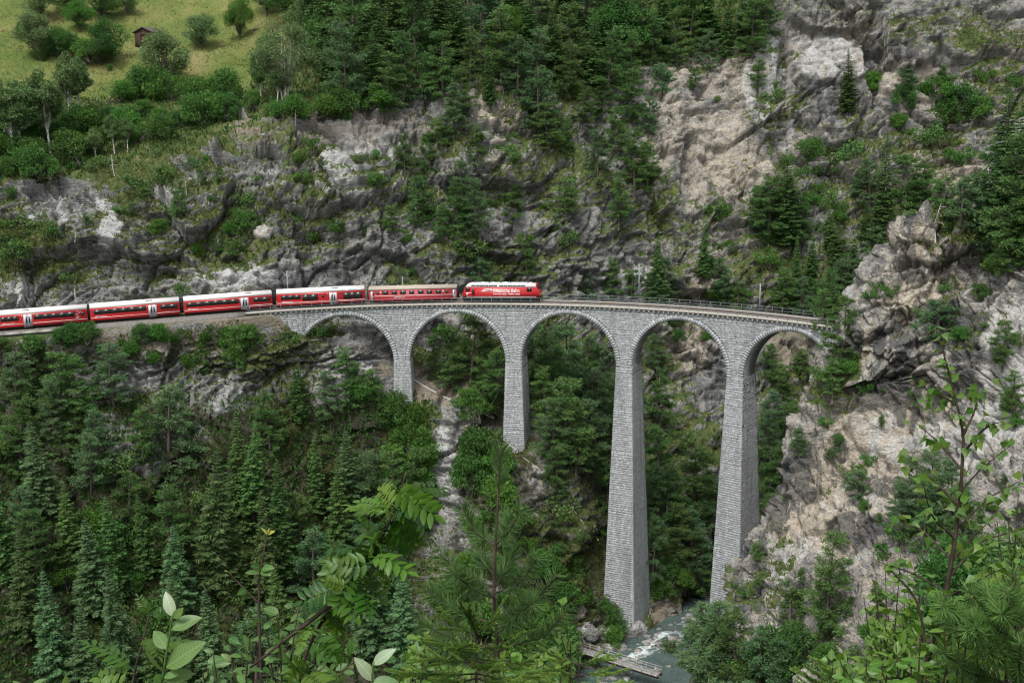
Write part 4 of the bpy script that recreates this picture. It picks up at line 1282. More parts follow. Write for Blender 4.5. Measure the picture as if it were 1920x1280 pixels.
for x in (-h + 3.2, 0.0, h - 3.2): bogie(root, x)
for xc, d in ((-h + 3.2, 1), (h - 3.4, -1)):               # folded pantographs
    m = MB()
    for sy in (-0.5, 0.5):
        m.tube([(xc - d * 1.1, sy, 3.44), (xc + d * 0.5, sy * 0.5, 3.52), (xc - d * 0.9, sy * 0.7, 3.62)], 0.03, 5)
    m.tube([(xc - d * 0.9, -0.85, 3.64), (xc - d * 0.9, 0.85, 3.64)], 0.045, 5)
    for sy in (-0.5, 0.5): m.box(xc - 1.0, xc - 0.8, sy - .08, sy + .08, 3.32, 3.44); m.box(xc + 0.8, xc + 1.0, sy - .08, sy + .08, 3.32, 3.44)
    m.build('pantograph', M_GREY, root)
rr = random.Random(3)
for k in range(7):
    x = X(905 + k * 10 + rr.uniform(-3, 3)); w = rr.uniform(0.2, 0.55)
    m = MB(); m.box(x, x + w, -0.6 + rr.uniform(-.15, .15), -0.1, 3.34, 3.34 + rr.uniform(0.08, 0.26)); m.build('roof_equipment', M_GREY if k % 2 else M_WHITE, root)
logo(root, X(901.5), 1.72, X(923) - X(901.5), 0.62, -1.335)
t1_ = put_text(root, 'Rhätische Bahn', X(925.5), 1.66, -1.336, 0.92, 0.016)
t1_.scale[0] = (X(975) - X(925.5)) / max(0.1, t1_.data.vertices and max(v.co.x for v in t1_.data.vertices))
t2_ = put_text(root, 'Ferrovia retica', X(925.5), 1.14, -1.336, 0.42, 0.008)
t2_.scale[0] = (X(950.5) - X(925.5)) / max(v.co.x for v in t2_.data.vertices)
t3_ = put_text(root, 'Viafier retica', X(953.5), 1.14, -1.336, 0.42, 0.008)
t3_.scale[0] = (X(975.5) - X(953.5)) / max(v.co.x for v in t3_.data.vertices)
box_part(root, 'name_plate', M_LETTER, X(872.5), X(883), -1.345, -1.33, 1.36, 1.50)
box_part(root, 'crest', M_LETTER, X(874), X(876.5), -1.345, -1.33, 1.02, 1.26)

for ch in root.children:
    if not ch.name.startswith(('bogie', 'underframe', 'buffer_beam')): ch.location.z += 0.28
# ------------------------------------------------------------------ vegetation
def bark_mat(name, a, b, scale=6.0):
    t = NT(name)
    n = t.noise(scale, t.coord((1, 1, 0.25)), 4.0)
    return t.done(t.principled(t.mix(t.ramp(n, [(0.35, 0.0), (0.65, 1.0)]), a, b), 0.95, 0.1))
M_BARK = bark_mat('grey_brown_bark', (0.045, 0.040, 0.035), (0.10, 0.09, 0.08))
M_PINEBARK = bark_mat('pine_bark', (0.060, 0.050, 0.042), (0.12, 0.105, 0.09))
M_BIRCHBARK = bark_mat('white_birch_bark', (0.16, 0.15, 0.14), (0.68, 0.67, 0.63), 9.0)
M_DEAD = bark_mat('bleached_dead_wood', (0.28, 0.26, 0.23), (0.45, 0.42, 0.38))
M_SPRUCE = foliage_mat('spruce_needles', (0.033, 0.081, 0.022), (0.093, 0.174, 0.045), 0.15)
M_SPRUCEY = foliage_mat('spruce_needles_yellowish', (0.034, 0.072, 0.022), (0.098, 0.152, 0.048), 0.15)
M_PINE = foliage_mat('pine_needles', (0.040, 0.091, 0.025), (0.111, 0.204, 0.052), 0.18)
M_PINEB = foliage_mat('pine_needles_blue_green', (0.046, 0.095, 0.039), (0.114, 0.205, 0.082), 0.18)
M_LEAF = foliage_mat('hazel_leaves', (0.036, 0.103, 0.017), (0.098, 0.218, 0.036), 0.3)
M_LEAFD = foliage_mat('dark_leaves', (0.028, 0.077, 0.016), (0.075, 0.170, 0.035), 0.25)
M_LEAFP = foliage_mat('pale_grey_green_leaves', (0.075, 0.123, 0.045), (0.165, 0.253, 0.095), 0.3)
M_BIRCH = foliage_mat('birch_leaves', (0.060, 0.117, 0.035), (0.150, 0.239, 0.085), 0.3)
M_TUFT = foliage_mat('ground_herbs', (0.041, 0.067, 0.014), (0.135, 0.157, 0.045), 0.25)

def rot_frame(d):
    d = d / (np.linalg.norm(d, axis=-1, keepdims=True) + 1e-9)
    r = rng.normal(size=d.shape)
    a = np.cross(d, r); a /= np.linalg.norm(a, axis=-1, keepdims=True) + 1e-9
    return d, a

def diamonds(base, dirv, length, width, flat=None):
    """leaf-shaped quads: base point, direction, length, width"""
    d, a = rot_frame(dirv)
    if flat is not None:                                   # side axis mostly level, so the spray lies flat
        side = np.cross(d, np.array([0, 0, 1.0])); side /= np.linalg.norm(side, axis=-1, keepdims=True) + 1e-9
        a = side * flat + a * (1 - flat); a /= np.linalg.norm(a, axis=-1, keepdims=True) + 1e-9
    L, W = length[:, None], width[:, None]
    V = np.stack([base, base + d * L * 0.45 + a * W * 0.5, base + d * L, base + d * L * 0.45 - a * W * 0.5], 1)
    return V.reshape(-1, 3)

def leaf_mesh(name, V, shade, mat):
    n = len(V) // 4
    F = np.arange(n * 4).reshape(n, 4)
    return new_mesh(name, V, F, attrs=dict(shade=np.repeat(np.clip(shade, 0, 1), 4)), mat=mat)

def trunk_mesh(name, H, r0, mat, bend=0.0, limbs=(), z_top=1.0):
    m = MB()
    z = np.linspace(-1.2, H * z_top, 9)
    ph = rng.uniform(0, 6.28)
    t = np.clip(z / H, 0, 1)
    x = bend * H * np.sin(t * 2.2) * math.cos(ph); y = bend * H * np.sin(t * 2.2) * math.sin(ph)
    pts = np.stack([x, y, z], -1)
    m.tube(pts, r0 * (1 - t) ** 0.8 + 0.02, 7)
    for p0, p1, r in limbs:
        p0, p1 = np.asarray(p0, float), np.asarray(p1, float)
        mid = (p0 + p1) / 2 + rng.normal(0, 0.06, 3) * np.linalg.norm(p1 - p0)
        m.tube([p0, mid, p1], (r, r * 0.7, r * 0.3), 4, cap=False)
    return m.mesh(name, mat, smooth=True), (lambda zz: np.stack([np.interp(zz, z, x), np.interp(zz, z, y), zz], -1))

def spruce(H=20.0, R=3.0, mat=M_SPRUCE, dens=1.0, droop=1.0, bare=0.06):
    tm, ax = trunk_mesh('trunk', H, 0.24, M_BARK, 0.01)
    V, S, wood = [], [], []
    zs = np.arange(bare * H, H - 0.25, 0.43)
    for z in zs:
        t = z / H
        nb = rng.integers(5, 8)
        a0 = rng.uniform(0, 6.28)
        clump = rng.normal(0.45, 0.13)
        for k in range(nb):
            az = a0 + 6.283 * k / nb + rng.normal(0, 0.22)
            L = (R * (1 - t) ** 0.78 * (0.75 + 0.25 * min(1, t / 0.18)) + 0.12) * rng.uniform(0.62, 1.2)
            if rng.random() < 0.06: L *= 0.4
            out = np.array([math.cos(az), math.sin(az), 0.0])
            sl = -0.42 * droop * (1 - t) ** 0.6 + 0.75 * max(0, t - 0.72) / 0.28 + 0.05 + rng.normal(0, 0.06)
            n = max(4, int(L / 0.105 * dens))
            u = np.sort(rng.uniform(0.10, 1.0, n))
            zz = L * (sl * u + 0.30 * droop * (1 - t) * (u ** 3) * 0.9)
            pts = ax(np.full(n, z)) + out * (L * u)[:, None]
            pts[:, 2] += zz
            side = np.array([-out[1], out[0], 0])
            for sg in (-1, 1, 0):
                m_ = n if sg else max(2, n // 2)
                sel = np.arange(n) if sg else rng.choice(n, m_, replace=False)
                lt = (0.55 * (1 - u[sel]) + 0.26) * min(L, 2.4) * rng.uniform(0.6, 1.25, m_) * 0.62 + 0.14
                if sg: dv = out * 0.75 + side * sg * 0.8 + np.array([0, 0, -0.22 * droop]) + rng.normal(0, 0.18, (m_, 3))
                else: dv = out * 0.5 + np.array([0, 0, -0.75 * droop - 0.05]) + rng.normal(0, 0.25, (m_, 3)); lt *= 0.7
                V.append(diamonds(pts[sel], dv, lt, lt * 0.17 + 0.05, flat=0.6))
                S.append(clump + rng.normal(0, 0.22, m_) + 0.12 * rng.random())
    # leader
    n = 26
    zt = rng.uniform(H - 1.3, H, n)
    dv = rng.normal(0, 0.5, (n, 3)); dv[:, 2] = rng.uniform(0.3, 1.2, n)
    V.append(diamonds(ax(zt), dv, rng.uniform(0.2, 0.45, n), np.full(n, 0.1))); S.append(rng.uniform(0.4, 0.9, n))
    return dict(H=H, trunk=tm, crown=leaf_mesh('crown', np.concatenate(V), np.concatenate(S), mat))

def pine(H=12.0, R=2.6, mat=M_PINE, bare=0.25, dens=1.0, spread=1.0):
    limbs, V, S = [], [], []
    bend = rng.uniform(0.005, 0.04)
    st_ = rng.bit_generator.state
    _, ax = trunk_mesh('t', H, 0.2, None, bend)
    rng.bit_generator.state = st_
    zs = np.sort(np.concatenate([np.arange(bare * H, H - 0.5, 0.55) + rng.normal(0, 0.12, len(np.arange(bare * H, H - 0.5, 0.55)))]))
    new_limbs = []
    for z in zs:
        t = (z - bare * H) / (H * (1 - bare))
        prof = (0.55 + 0.45 * math.sin(min(1, t / 0.35) * math.pi / 2)) * (1 - max(0, t)) ** 0.62
        for k in range(rng.integers(3, 6)):
            if rng.random() < 0.12: continue
            az = rng.uniform(0, 6.283)
            L = (R * prof * rng.uniform(0.5, 1.25) + 0.35) * spread
            el = rng.normal(0.10 + 0.45 * t, 0.16)
            dv = np.array([math.cos(az) * math.cos(el), math.sin(az) * math.cos(el), math.sin(el)])
            p0 = ax(np.array([z]))[0]; p1 = p0 + dv * L + np.array([0, 0, -0.06 * L * L * 0.3])
            new_limbs.append((p0, p1, 0.05 * (1 - t) + 0.02))
            nc_ = max(2, int(L / 0.42))
            clump = rng.normal(0.45, 0.15)
            for c in range(nc_):
                w = 0.35 + 0.65 * (c + rng.random()) / nc_
                cen = p0 + (p1 - p0) * w + rng.normal(0, 0.16, 3) * np.array([1, 1, 0.6])
                m_ = int(44 * dens)
                d_ = rng.normal(0, 1, (m_, 3)) + dv * 0.9 + np.array([0, 0, 0.35])
                d_[:, 2] *= 0.62
                V.append(diamonds(cen + rng.normal(0, 0.20, (m_, 3)) * np.array([1, 1, 0.55]), d_, rng.uniform(0.20, 0.46, m_), rng.uniform(0.055, 0.11, m_), flat=0.35))
                S.append(clump + rng.normal(0, 0.2, m_))
    for k in range(4):                                      # a few dead lower twigs
        z = rng.uniform(0.08, max(bare, 0.12)) * H; az = rng.uniform(0, 6.28)
        p0 = ax(np.array([z]))[0]
        new_limbs.append((p0, p0 + np.array([math.cos(az), math.sin(az), -0.15]) * rng.uniform(0.5, 1.3), 0.02))
    tm, _ = trunk_mesh('trunk', H, 0.2, M_PINEBARK, bend, new_limbs)
    return dict(H=H, trunk=tm, crown=leaf_mesh('crown', np.concatenate(V), np.concatenate(S), mat))

def broadleaf(H=9.0, R=3.2, mat=M_LEAF, bark=M_BARK, base=0.22, blobs_n=26, leaf=0.26, per=330, stems=1, elong=1.0, hang=0.0, limb=1.0):
    V, S, limbs = [], [], []
    cz = H * (base + (1 - base) * 0.5); rz = H * (1 - base) * 0.5
    st_base = [(rng.normal(0, 0.35), rng.normal(0, 0.35)) if stems > 1 else (0, 0) for _ in range(stems)]
    for b in range(blobs_n):
        d = rng.normal(size=3); d /= np.linalg.norm(d)
        rr = rng.uniform(0.35, 0.98) ** 0.6
        c = np.array([d[0] * R * rr * 0.82, d[1] * R * rr * 0.82, cz + d[2] * rz * rr * 0.86])
        taper = 1 - 0.35 * max(0, (c[2] - cz) / rz)
        c[:2] *= taper
        br = R * rng.uniform(0.20, 0.40) * elong
        n = int(per * (br / (0.3 * R)) ** 2 * rng.uniform(0.6, 1.15))
        dd = rng.normal(size=(n, 3)); dd /= np.linalg.norm(dd, axis=1)[:, None]
        rad = rng.uniform(0.45, 1.12, n)[:, None]
        p = c + dd * rad * br * np.array([1, 1, 0.78])
        dv = dd + rng.normal(0, 0.7, (n, 3)); dv[:, 2] -= hang
        V.append(diamonds(p, dv, rng.uniform(0.6, 1.3, n) * leaf, rng.uniform(0.45, 0.8, n) * leaf))
        S.append(np.clip(rng.normal(0.45, 0.16), 0, 1) + rng.normal(0, 0.2, n))
        sb = st_base[b % stems]
        limbs.append((np.array([sb[0] * 2, sb[1] * 2, H * base * rng.uniform(0.7, 1.4)]), c, (0.045 * H / 9 + 0.015) * limb))
    m = MB()
    for sb in st_base:
        tipx = np.array([sb[0] * 3 + rng.normal(0, 0.2), sb[1] * 3 + rng.normal(0, 0.2), H * 0.86])
        pts = [np.array([sb[0] * 0.6, sb[1] * 0.6, -0.8]), np.array([sb[0] * 0.8, sb[1] * 0.8, 0.2]), np.array([sb[0] * 2, sb[1] * 2, H * 0.4]), tipx]
        m.tube(pts, np.array([1.15, 1.0, 0.7, 0.15]) * 0.016 * H / (stems ** 0.4), 7)
    for p0, p1, r in limbs:
        m.tube([p0, (p0 + p1) / 2 + rng.normal(0, 0.12, 3), p1], (r, r * 0.7, r * 0.3), 4, cap=False)
    return dict(H=H, trunk=m.mesh('trunk', bark, smooth=True), crown=leaf_mesh('crown', np.concatenate(V), np.concatenate(S), mat))

PROTO = {
    'spruce_dark': [spruce(20, 3.7), spruce(21, 3.3, droop=1.2), spruce(18, 3.9, droop=0.8), spruce(19, 3.5, droop=0.6, mat=M_PINE)],
    'spruce_yellow': [spruce(20, 3.5, M_SPRUCEY), spruce(19, 3.2, M_SPRUCEY, droop=1.15)],
    'spruce_blue': [spruce(18, 3.7, M_PINEB, droop=0.55, dens=1.1), spruce(17, 3.4, M_PINEB, droop=0.5)],
    'pine': [pine(12, 3.2, bare=0.12), pine(11, 3.0, bare=0.08), pine(13, 3.0, bare=0.2), pine(10, 3.0, M_PINEB, bare=0.06), pine(12, 3.3, M_PINEB, bare=0.14), pine(11, 2.8, M_SPRUCE, bare=0.06)],
    'small_pine': [pine(6, 1.9, bare=0.08, dens=1.2), pine(5.5, 2.1, M_PINEB, bare=0.06, dens=1.2), pine(6.5, 1.7, bare=0.12)],
    'birch': [broadleaf(12, 2.9, M_BIRCH, M_BIRCHBARK, base=0.30, blobs_n=40, leaf=0.30, per=300, hang=0.5, limb=0.35), broadleaf(13, 2.6, M_BIRCH, M_BIRCHBARK, base=0.38, blobs_n=36, leaf=0.30, per=300, hang=0.6, limb=0.35)],
    'broadleaf': [broadleaf(9, 3.9, M_LEAFD, base=0.12, blobs_n=34), broadleaf(10, 3.8, M_LEAF, base=0.12, blobs_n=36), broadleaf(9, 3.6, M_LEAFP, base=0.12, per=300, blobs_n=34)],
    'pale_tree': [broadleaf(15, 6.8, M_LEAFP, M_DEAD, base=0.18, blobs_n=70, leaf=0.32, per=560, stems=4, elong=0.62, hang=0.3, limb=0.3)],
    'bush': [broadleaf(3.0, 1.9, M_LEAF, base=0.02, blobs_n=20, leaf=0.18, per=270, stems=4), broadleaf(2.6, 2.0, M_LEAFD, base=0.02, blobs_n=20, leaf=0.18, per=270, stems=4), broadleaf(3.2, 1.7, M_LEAF, base=0.02, blobs_n=19, leaf=0.17, per=270, stems=4)],
    'cliff_bush': [broadleaf(2.2, 1.6, M_LEAFD, base=0.0, blobs_n=11, leaf=0.22, per=110, stems=3), broadleaf(1.8, 1.7, M_PINE, base=0.0, blobs_n=10, leaf=0.22, per=110, stems=3), broadleaf(2.4, 1.4, M_LEAF, base=0.0, blobs_n=10, leaf=0.2, per=110, stems=3)],
}
def dead_tree(H=6.0):
    m = MB()
    tip = np.array([rng.normal(0, .8), rng.normal(0, .8), H])
    m.tube([(0, 0, -.5), tip * 0.5 + rng.normal(0, .2, 3), tip], (0.11, 0.08, 0.02), 6)
    br = MB()
    for k in range(16):
        w = rng.uniform(0.25, 0.95); p0 = tip * w; az = rng.uniform(0, 6.28)
        L = rng.uniform(0.5, 1.6) * (1.15 - w) * 1.4
        p1 = p0 + np.array([math.cos(az), math.sin(az), rng.uniform(-0.5, 0.4)]) * L
        br.tube([p0, (p0 + p1) / 2 + rng.normal(0, 0.12, 3), p1], (0.035, 0.025, 0.01), 4)
    return dict(H=H, trunk=m.mesh('trunk', M_DEAD), crown=br.mesh('branches', M_DEAD))
PROTO['dead_tree'] = [dead_tree(), dead_tree(5.0)]

NAMES = dict(spruce_dark='spruce_tree', spruce_yellow='spruce_tree', spruce_blue='spruce_tree', pine='pine_tree', small_pine='pine_tree', birch='birch_tree', broadleaf='broadleaf_tree',
             pale_tree='broadleaf_tree', bush='bush', cliff_bush='shrub', dead_tree='dead_tree')
DESC = dict(spruce_dark='dark green spruce', spruce_yellow='yellowish green spruce', spruce_blue='pale blue green conifer', pine='green mountain pine', small_pine='small bushy pine', birch='white stemmed birch',
            broadleaf='leafy round crowned tree', pale_tree='big pale green many stemmed tree', bush='bright leafy bush', cliff_bush='low dark shrub', dead_tree='bare bleached dead tree')
SHORT = dict(spruce_dark='dark spruce', spruce_yellow='yellowish spruce', spruce_blue='pale conifer', pine='pine', small_pine='small pine', birch='birch', broadleaf='round tree', pale_tree='pale tree', bush='bush', cliff_bush='low shrub', dead_tree='dead tree')
CATS = dict(spruce_dark='tree', spruce_yellow='tree', spruce_blue='tree', pine='tree', small_pine='tree', birch='tree', broadleaf='tree', pale_tree='tree', bush='bush', cliff_bush='shrub', dead_tree='dead tree')
GROUPS = dict(spruce_dark='spruces of the gorge forest', spruce_yellow='spruces of the gorge forest', spruce_blue='spruces of the gorge forest', pine='pines on the mountainside', small_pine='small pines on the rocks',
              birch='birches above the cliff', broadleaf='broadleaf trees by the meadow', pale_tree='broadleaf trees by the meadow', bush='leafy bushes on the slopes', cliff_bush='shrubs on the cliffs', dead_tree='dead trees on the slopes')
PLANTS = []
def plant(kind, px, py, hpx=None, which='any', variant=None, lean=0.04, hm=None, sink=0.1, minsc=None, wide=1.0):
    loc, nrm = ground(px, py, which)
    if loc is None: return None
    q_ = proj(np.array(loc))
    pr = PROTO[kind][rng.integers(len(PROTO[kind])) if variant is None else variant]
    H = hm if hm else hpx * float(q_[2]) / FPX * 1.02
    sc = H / pr['H']
    M = (Matrix.Translation(Vector(loc) - Vector((0, 0, sink * sc))) @ Matrix.Rotation(rng.normal(0, lean), 4, 'X') @ Matrix.Rotation(rng.normal(0, lean), 4, 'Y')
         @ Matrix.Rotation(rng.uniform(0, 6.28), 4, 'Z') @ Matrix.Diagonal((sc * wide * rng.uniform(0.9, 1.12), sc * wide * rng.uniform(0.9, 1.12), sc, 1)))
    root = empty(NAMES[kind], M)
    root.empty_display_size = 0.2
    for n_ in ('trunk', 'crown'):
        link('branches' if kind == 'dead_tree' and n_ == 'crown' else n_, pr[n_], root)
    PLANTS.append(dict(o=root, kind=kind, x=float(px), y=float(py), ridge=(bvh_ridge.find_nearest(loc)[3] < bvh_hill.find_nearest(loc)[3]), H=H, loc=Vector(loc)))
    return root

K = dict(S='spruce_dark', Y='spruce_yellow', B='spruce_blue', P='pine', p='small_pine', D='broadleaf', b='bush', c='cliff_bush', W='birch', X='dead_tree')
# (x, top, foot, kind) as they stand in the photograph
TREES = '''43 909 1010 P;85 780 960 B;240 877 1010 P;317 722 900 P;400 827 1110 Y;452 769 1010 S;475 785 960 S;560 677 790 S;595 800 960 S;562 914 1060 P;498 913 1120 Y;327 899 1060 P;216 920 1130 S;337 973 1150 B;
50 977 1200 Y;110 1057 1290 B;10 1196 1340 S;237 1037 1290 B;163 1127 1340 B;353 1053 1300 Y;407 1093 1300 B;530 860 1080 S;640 848 1060 S;660 800 1000 B;700 830 1010 P;620 690 800 P;655 650 780 P;690 929 1080 P;
740 840 1010 P;772 830 990 P;730 983 1150 S;590 991 1150 P;650 996 1180 P;700 1000 1230 B;140 899 1060 S;180 960 1150 B;280 917 1080 S;20 900 1080 S;450 934 1120 S;540 1034 1230 S;600 1124 1280 P;300 1162 1320 S;
70 950 1090 P;480 1138 1300 P;760 1050 1260 B;200 1230 1400 S;510 730 860 P;30 655 770 P;75 645 745 P;112 655 785 P;152 662 790 P;213 637 765 P;105 705 830 P;40 740 870 P;
140 745 870 P;190 765 870 P;270 760 880 P;20 795 900 P;170 805 930 P;60 690 790 P;380 640 700 p;445 610 690 p;
700 690 760 p;690 700 745 b;880 596 722 P;848 640 730 P;912 622 742 P;932 645 765 P;815 650 712 p;905 690 790 P;1010 602 722 P;1040 612 762 P;1072 596 742 P;1102 622 782 P;1132 642 802 P;1022 682 822 P;
1062 702 852 P;1102 742 882 P;1142 762 902 P;1086 652 802 P;1150 702 832 P;1032 742 872 P;1050 650 790 P;1115 690 830 P;1080 760 890 P;1140 850 990 P;
1045 830 930 P;1230 622 722 P;1240 702 832 P;1236 792 922 P;1250 862 1002 P;1292 832 982 P;1312 842 950 P;1232 870 980 P;1222 960 1080 P;1270 940 1060 P;1300 950 1070 P;1330 900 1020 P;
1345 960 1080 P;1320 1010 1110 P;1360 900 1000 P;1450 642 722 Ph;1470 682 802 Ph;1450 732 842 Ph;1482 752 882 Ph;1470 832 952 Ph;1502 650 715 ph;1445 830 960 Ph;1450 920 1040 Ph;1500 800 880 Ph;1440 760 860 Ph;1235 445 572 S;
1316 415 522 S;1340 482 572 P;1290 502 572 P;1095 512 566 p;1150 482 566 P;1182 502 562 p;1480 285 462 S;1440 332 452 P;1560 375 482 S;1650 255 472 Sh;1690 292 462 Ph;1520 432 542 S;1560 452 572 S;1600 432 542 Sh;
1490 442 562 S;1640 422 522 Ph;1590 482 590 Ph;1545 500 600 P;1465 500 590 P;1590 95 212 Sh;1700 128 172 ph;1766 122 167 p;1500 360 470 P;1420 350 440 P;1670 360 490 Sh;1620 380 500 Sh;1360 520 580 P;1230 500 575 P;
1255 480 575 P;1215 510 570 P;1380 525 585 p;1530 520 610 P;1610 520 600 Ph;1575 420 540 Sh;1625 470 580 Sh;1660 450 570 Sh;1690 400 520 Sh;1560 520 620 S;1600 540 640 Ph;1700 350 470 Sh;1720 300 420 Ph;1540 540 640 P;
1650 350 440 Sh;1500 520 600 P;1580 580 670 Ph;1630 300 400 Ph;620 -70 150 S;660 -50 170 P;700 -40 160 S;740 -70 130 S;780 -40 160 P;820 -50 140 S;860 -30 150 S;900 -20 130 P;940 15 170 P;985 -10 130 S;
1010 130 262 P;1040 10 150 S;1080 10 140 P;1110 30 160 S;1140 55 192 P;1000 55 160 P;880 55 172 P;650 40 202 P;702 60 200 S;760 60 192 P;830 62 192 P;1172 -30 120 S;1202 -40 110 P;1242 -50 100 S;
1292 -60 92 P;1332 -70 85 S;1392 -60 92 S;1432 -50 72 P;1182 60 172 P;1222 30 140 P;600 -80 110 S;640 -90 100 P;690 -100 90 S;730 -110 90 P;770 -100 90 S;800 -110 80 P;840 -110 80 S;880 -110 70 P;
920 -110 80 S;960 -100 80 S;1000 -110 60 P;1060 -100 80 S;1100 -100 60 P;1150 -110 60 S;1310 0 110 P;1360 -20 110 S;1270 20 130 P;1410 0 110 P;970 70 180 P;1060 80 190 P;920 90 200 S;800 100 205 P;
725 100 215 P;680 110 210 P;850 160 262 P;872 132 232 P;892 232 332 P;930 272 362 P;870 302 402 P;820 222 312 P;800 252 342 P;960 332 432 P;900 332 442 P;850 332 432 P;780 332 422 p;1000 152 252 P;
1030 192 282 P;1060 232 312 P;1090 162 242 P;1120 242 332 P;1150 202 292 P;1180 132 232 P;1190 242 362 P;1160 332 422 P;1212 262 342 p;1060 332 402 p;830 380 460 P;880 390 470 P;920 400 480 P;870 420 490 p;
760 250 330 P;740 380 440 p;900 480 530 p;990 450 520 p;1130 150 230 P;1215 180 260 P;1240 120 190 p;1300 130 170 p;1420 110 170 p;1330 60 130 P;1880 160 452 S;1902 252 482 P;1862 262 432 P;1912 162 402 S;
1836 332 472 P;1852 382 492 P;1902 352 522 P;1800 330 420 p;1890 410 520 P;1770 330 410 p;1925 300 500 S;1945 200 480 S;1820 400 470 p;1575 552 692 P;1560 668 742 p;1500 800 850 p;1420 1010 1050 p;1345 1115 1292 P;
1382 1132 1292 P;1312 1122 1272 P;1242 1192 1322 P;1272 1202 1332 P;1470 1190 1310 P;1546 990 1202 P;1420 1170 1310 P;1292 1160 1310 P;1600 1200 1320 P;1216 1225 1330 P;1330 1190 1340 P;1712 850 995 P;1745 830 1000 P;1685 900 1020 P;1775 860 1010 P;1730 900 1040 P;1800 900 1040 P;
1640 1090 1180 P;1480 1100 1180 p;1610 880 930 p;1760 560 640 p;1880 600 680 p;1720 690 770 p;1895 1000 1100 p;1900 690 790 P;95 130 285 W;14 150 280 W;28 165 302 W;150 110 222 W;130 98 232 W;42 150 290 W;
215 215 290 W;240 220 285 W;180 240 300 W;490 90 190 W;520 120 195 W;378 25 92 D;450 -5 76 D;70 20 112 D;110 50 112 D;205 35 120 D;190 70 122 D;150 0 60 D;240 -30 30 D;310 55 162 D;
40 50 72 D;80 -40 40 D;130 -60 30 D;190 -40 40 D;320 -90 -20 D;560 -60 40 D;500 -60 30 D;640 140 200 D;1040 40 130 D;960 10 90 D;1160 0 110 D;610 30 130 D;590 -30 90 D;1345 1260 1400 D;
1140 20 90 D;1290 -20 60 D;590 200 240 X;555 205 245 X;350 330 366 X;140 420 450 X;1755 380 460 X;1660 430 490 Xh;200 680 720 X;1230 350 380 X;820 350 390 X;215 290 330 X'''
for line in TREES.replace('\n', '').split(';'):
    if not line.strip(): continue
    x_, a_t, b_t, kd = line.split()
    x_, a_t, b_t = float(x_), float(a_t), float(b_t)
    plant(K[kd[0]], x_, b_t, b_t - a_t, 'hill' if kd.endswith('h') else 'any', wide=rng.uniform(0.85, 1.15) if kd[0] in 'SYB' else rng.uniform(0.95, 1.3), lean=0.05)
plant('pale_tree', 536, 190, 152, variant=0, lean=0.0)

# shrubs: hedges on the shelf, bushes on the slopes
BUSH = '''235 190 50;262 185 55;290 182 58;318 188 52;352 190 52;380 192 55;402 200 48;420 185 50;270 225 50;300 240 48;335 240 46;370 238 46;400 228 48;425 222 40;240 245 45;215 262 44;190 270 40;255 268 40;300 262 38;
30 292 48;62 306 50;92 315 40;122 300 46;150 288 44;70 338 48;52 330 46;95 338 44;12 330 46;175 282 40;140 250 44;60 262 44;110 262 44;20 250 40;8 292 44;160 245 44;205 240 40;
75 112 36;205 134 20;200 118 34;160 118 40;120 100 46;90 95 44;40 62 26;440 190 34;470 205 38;530 222 40;560 225 44;610 225 44;640 220 46;680 215 44;710 205 40;
880 790 66;910 780 60;780 800 62;760 830 70;775 850 56;740 800 50;770 880 70;770 930 60;900 880 66;930 900 60;880 920 56;940 950 56;960 1000 60;990 1040 60;1010 1090 60;1040 1080 50;900 1000 60;880 1080 66;940 1090 64;980 1150 70;850 1150 80;900 1200 80;
790 1000 60;1060 1150 50;1020 1180 70;1040 1240 70;960 1240 80;1160 1215 44;1170 1190 30;1140 1170 36;
180 1010 60;210 1040 60;150 1040 60;190 1080 66;220 1090 60;120 1100 60;170 1000 50;250 1110 60;300 1200 60;
60 660 34;120 645 26;135 650 40;165 640 30;270 640 34;300 642 40;340 645 36;400 640 40;430 650 42;460 655 44;445 680 40;290 680 36;350 690 34;190 660 26;20 690 40;5 660 36;230 650 26;250 668 30;
430 440 32;460 430 30;405 470 34;370 480 30;440 480 26;560 310 26;300 440 26;480 440 22;630 440 24;680 440 24;720 430 26;760 460 26;1330 560 30;1440 460 30;1450 580 30;1390 560 26;1520 300 34;1330 500 24;1370 470 26;1320 640 26;1270 640 26;1265 610 28;1330 610 20;
1420 390 40;1540 330 44;1570 420 40;1640 170 34;1750 190 40;1800 210 44;1700 200 36;1830 230 44;1770 240 40;1690 240 34;1250 1090 40;1280 1100 40;1310 1120 40;1240 1120 30;1560 730 22;1595 700 30;
1620 960 20;1800 640 24;1835 560 40;1860 520 44;1700 1000 50;1560 1200 60;1760 1100 70;1850 1110 80;1910 1140 100;1800 1150 110;1720 1200 110;1640 1220 90;1900 1240 130;1820 1260 120;1550 1260 80;1480 1270 80;1400 1280 70;1350 1290 70;1290 1290 60;1240 1290 60;1218 1262 34;1232 1275 40;1250 1262 40;1262 1240 30;1236 1250 26;1290 1215 40;1300 1195 36;1315 1180 40;1330 1200 44'''
for line in BUSH.replace('\n', '').split(';'):
    if line.strip():
        x_, b_t, hh = map(float, line.split())
        plant('bush', x_, b_t, hh * rng.uniform(0.7, 1.35), wide=rng.uniform(0.8, 1.15), lean=0.12)

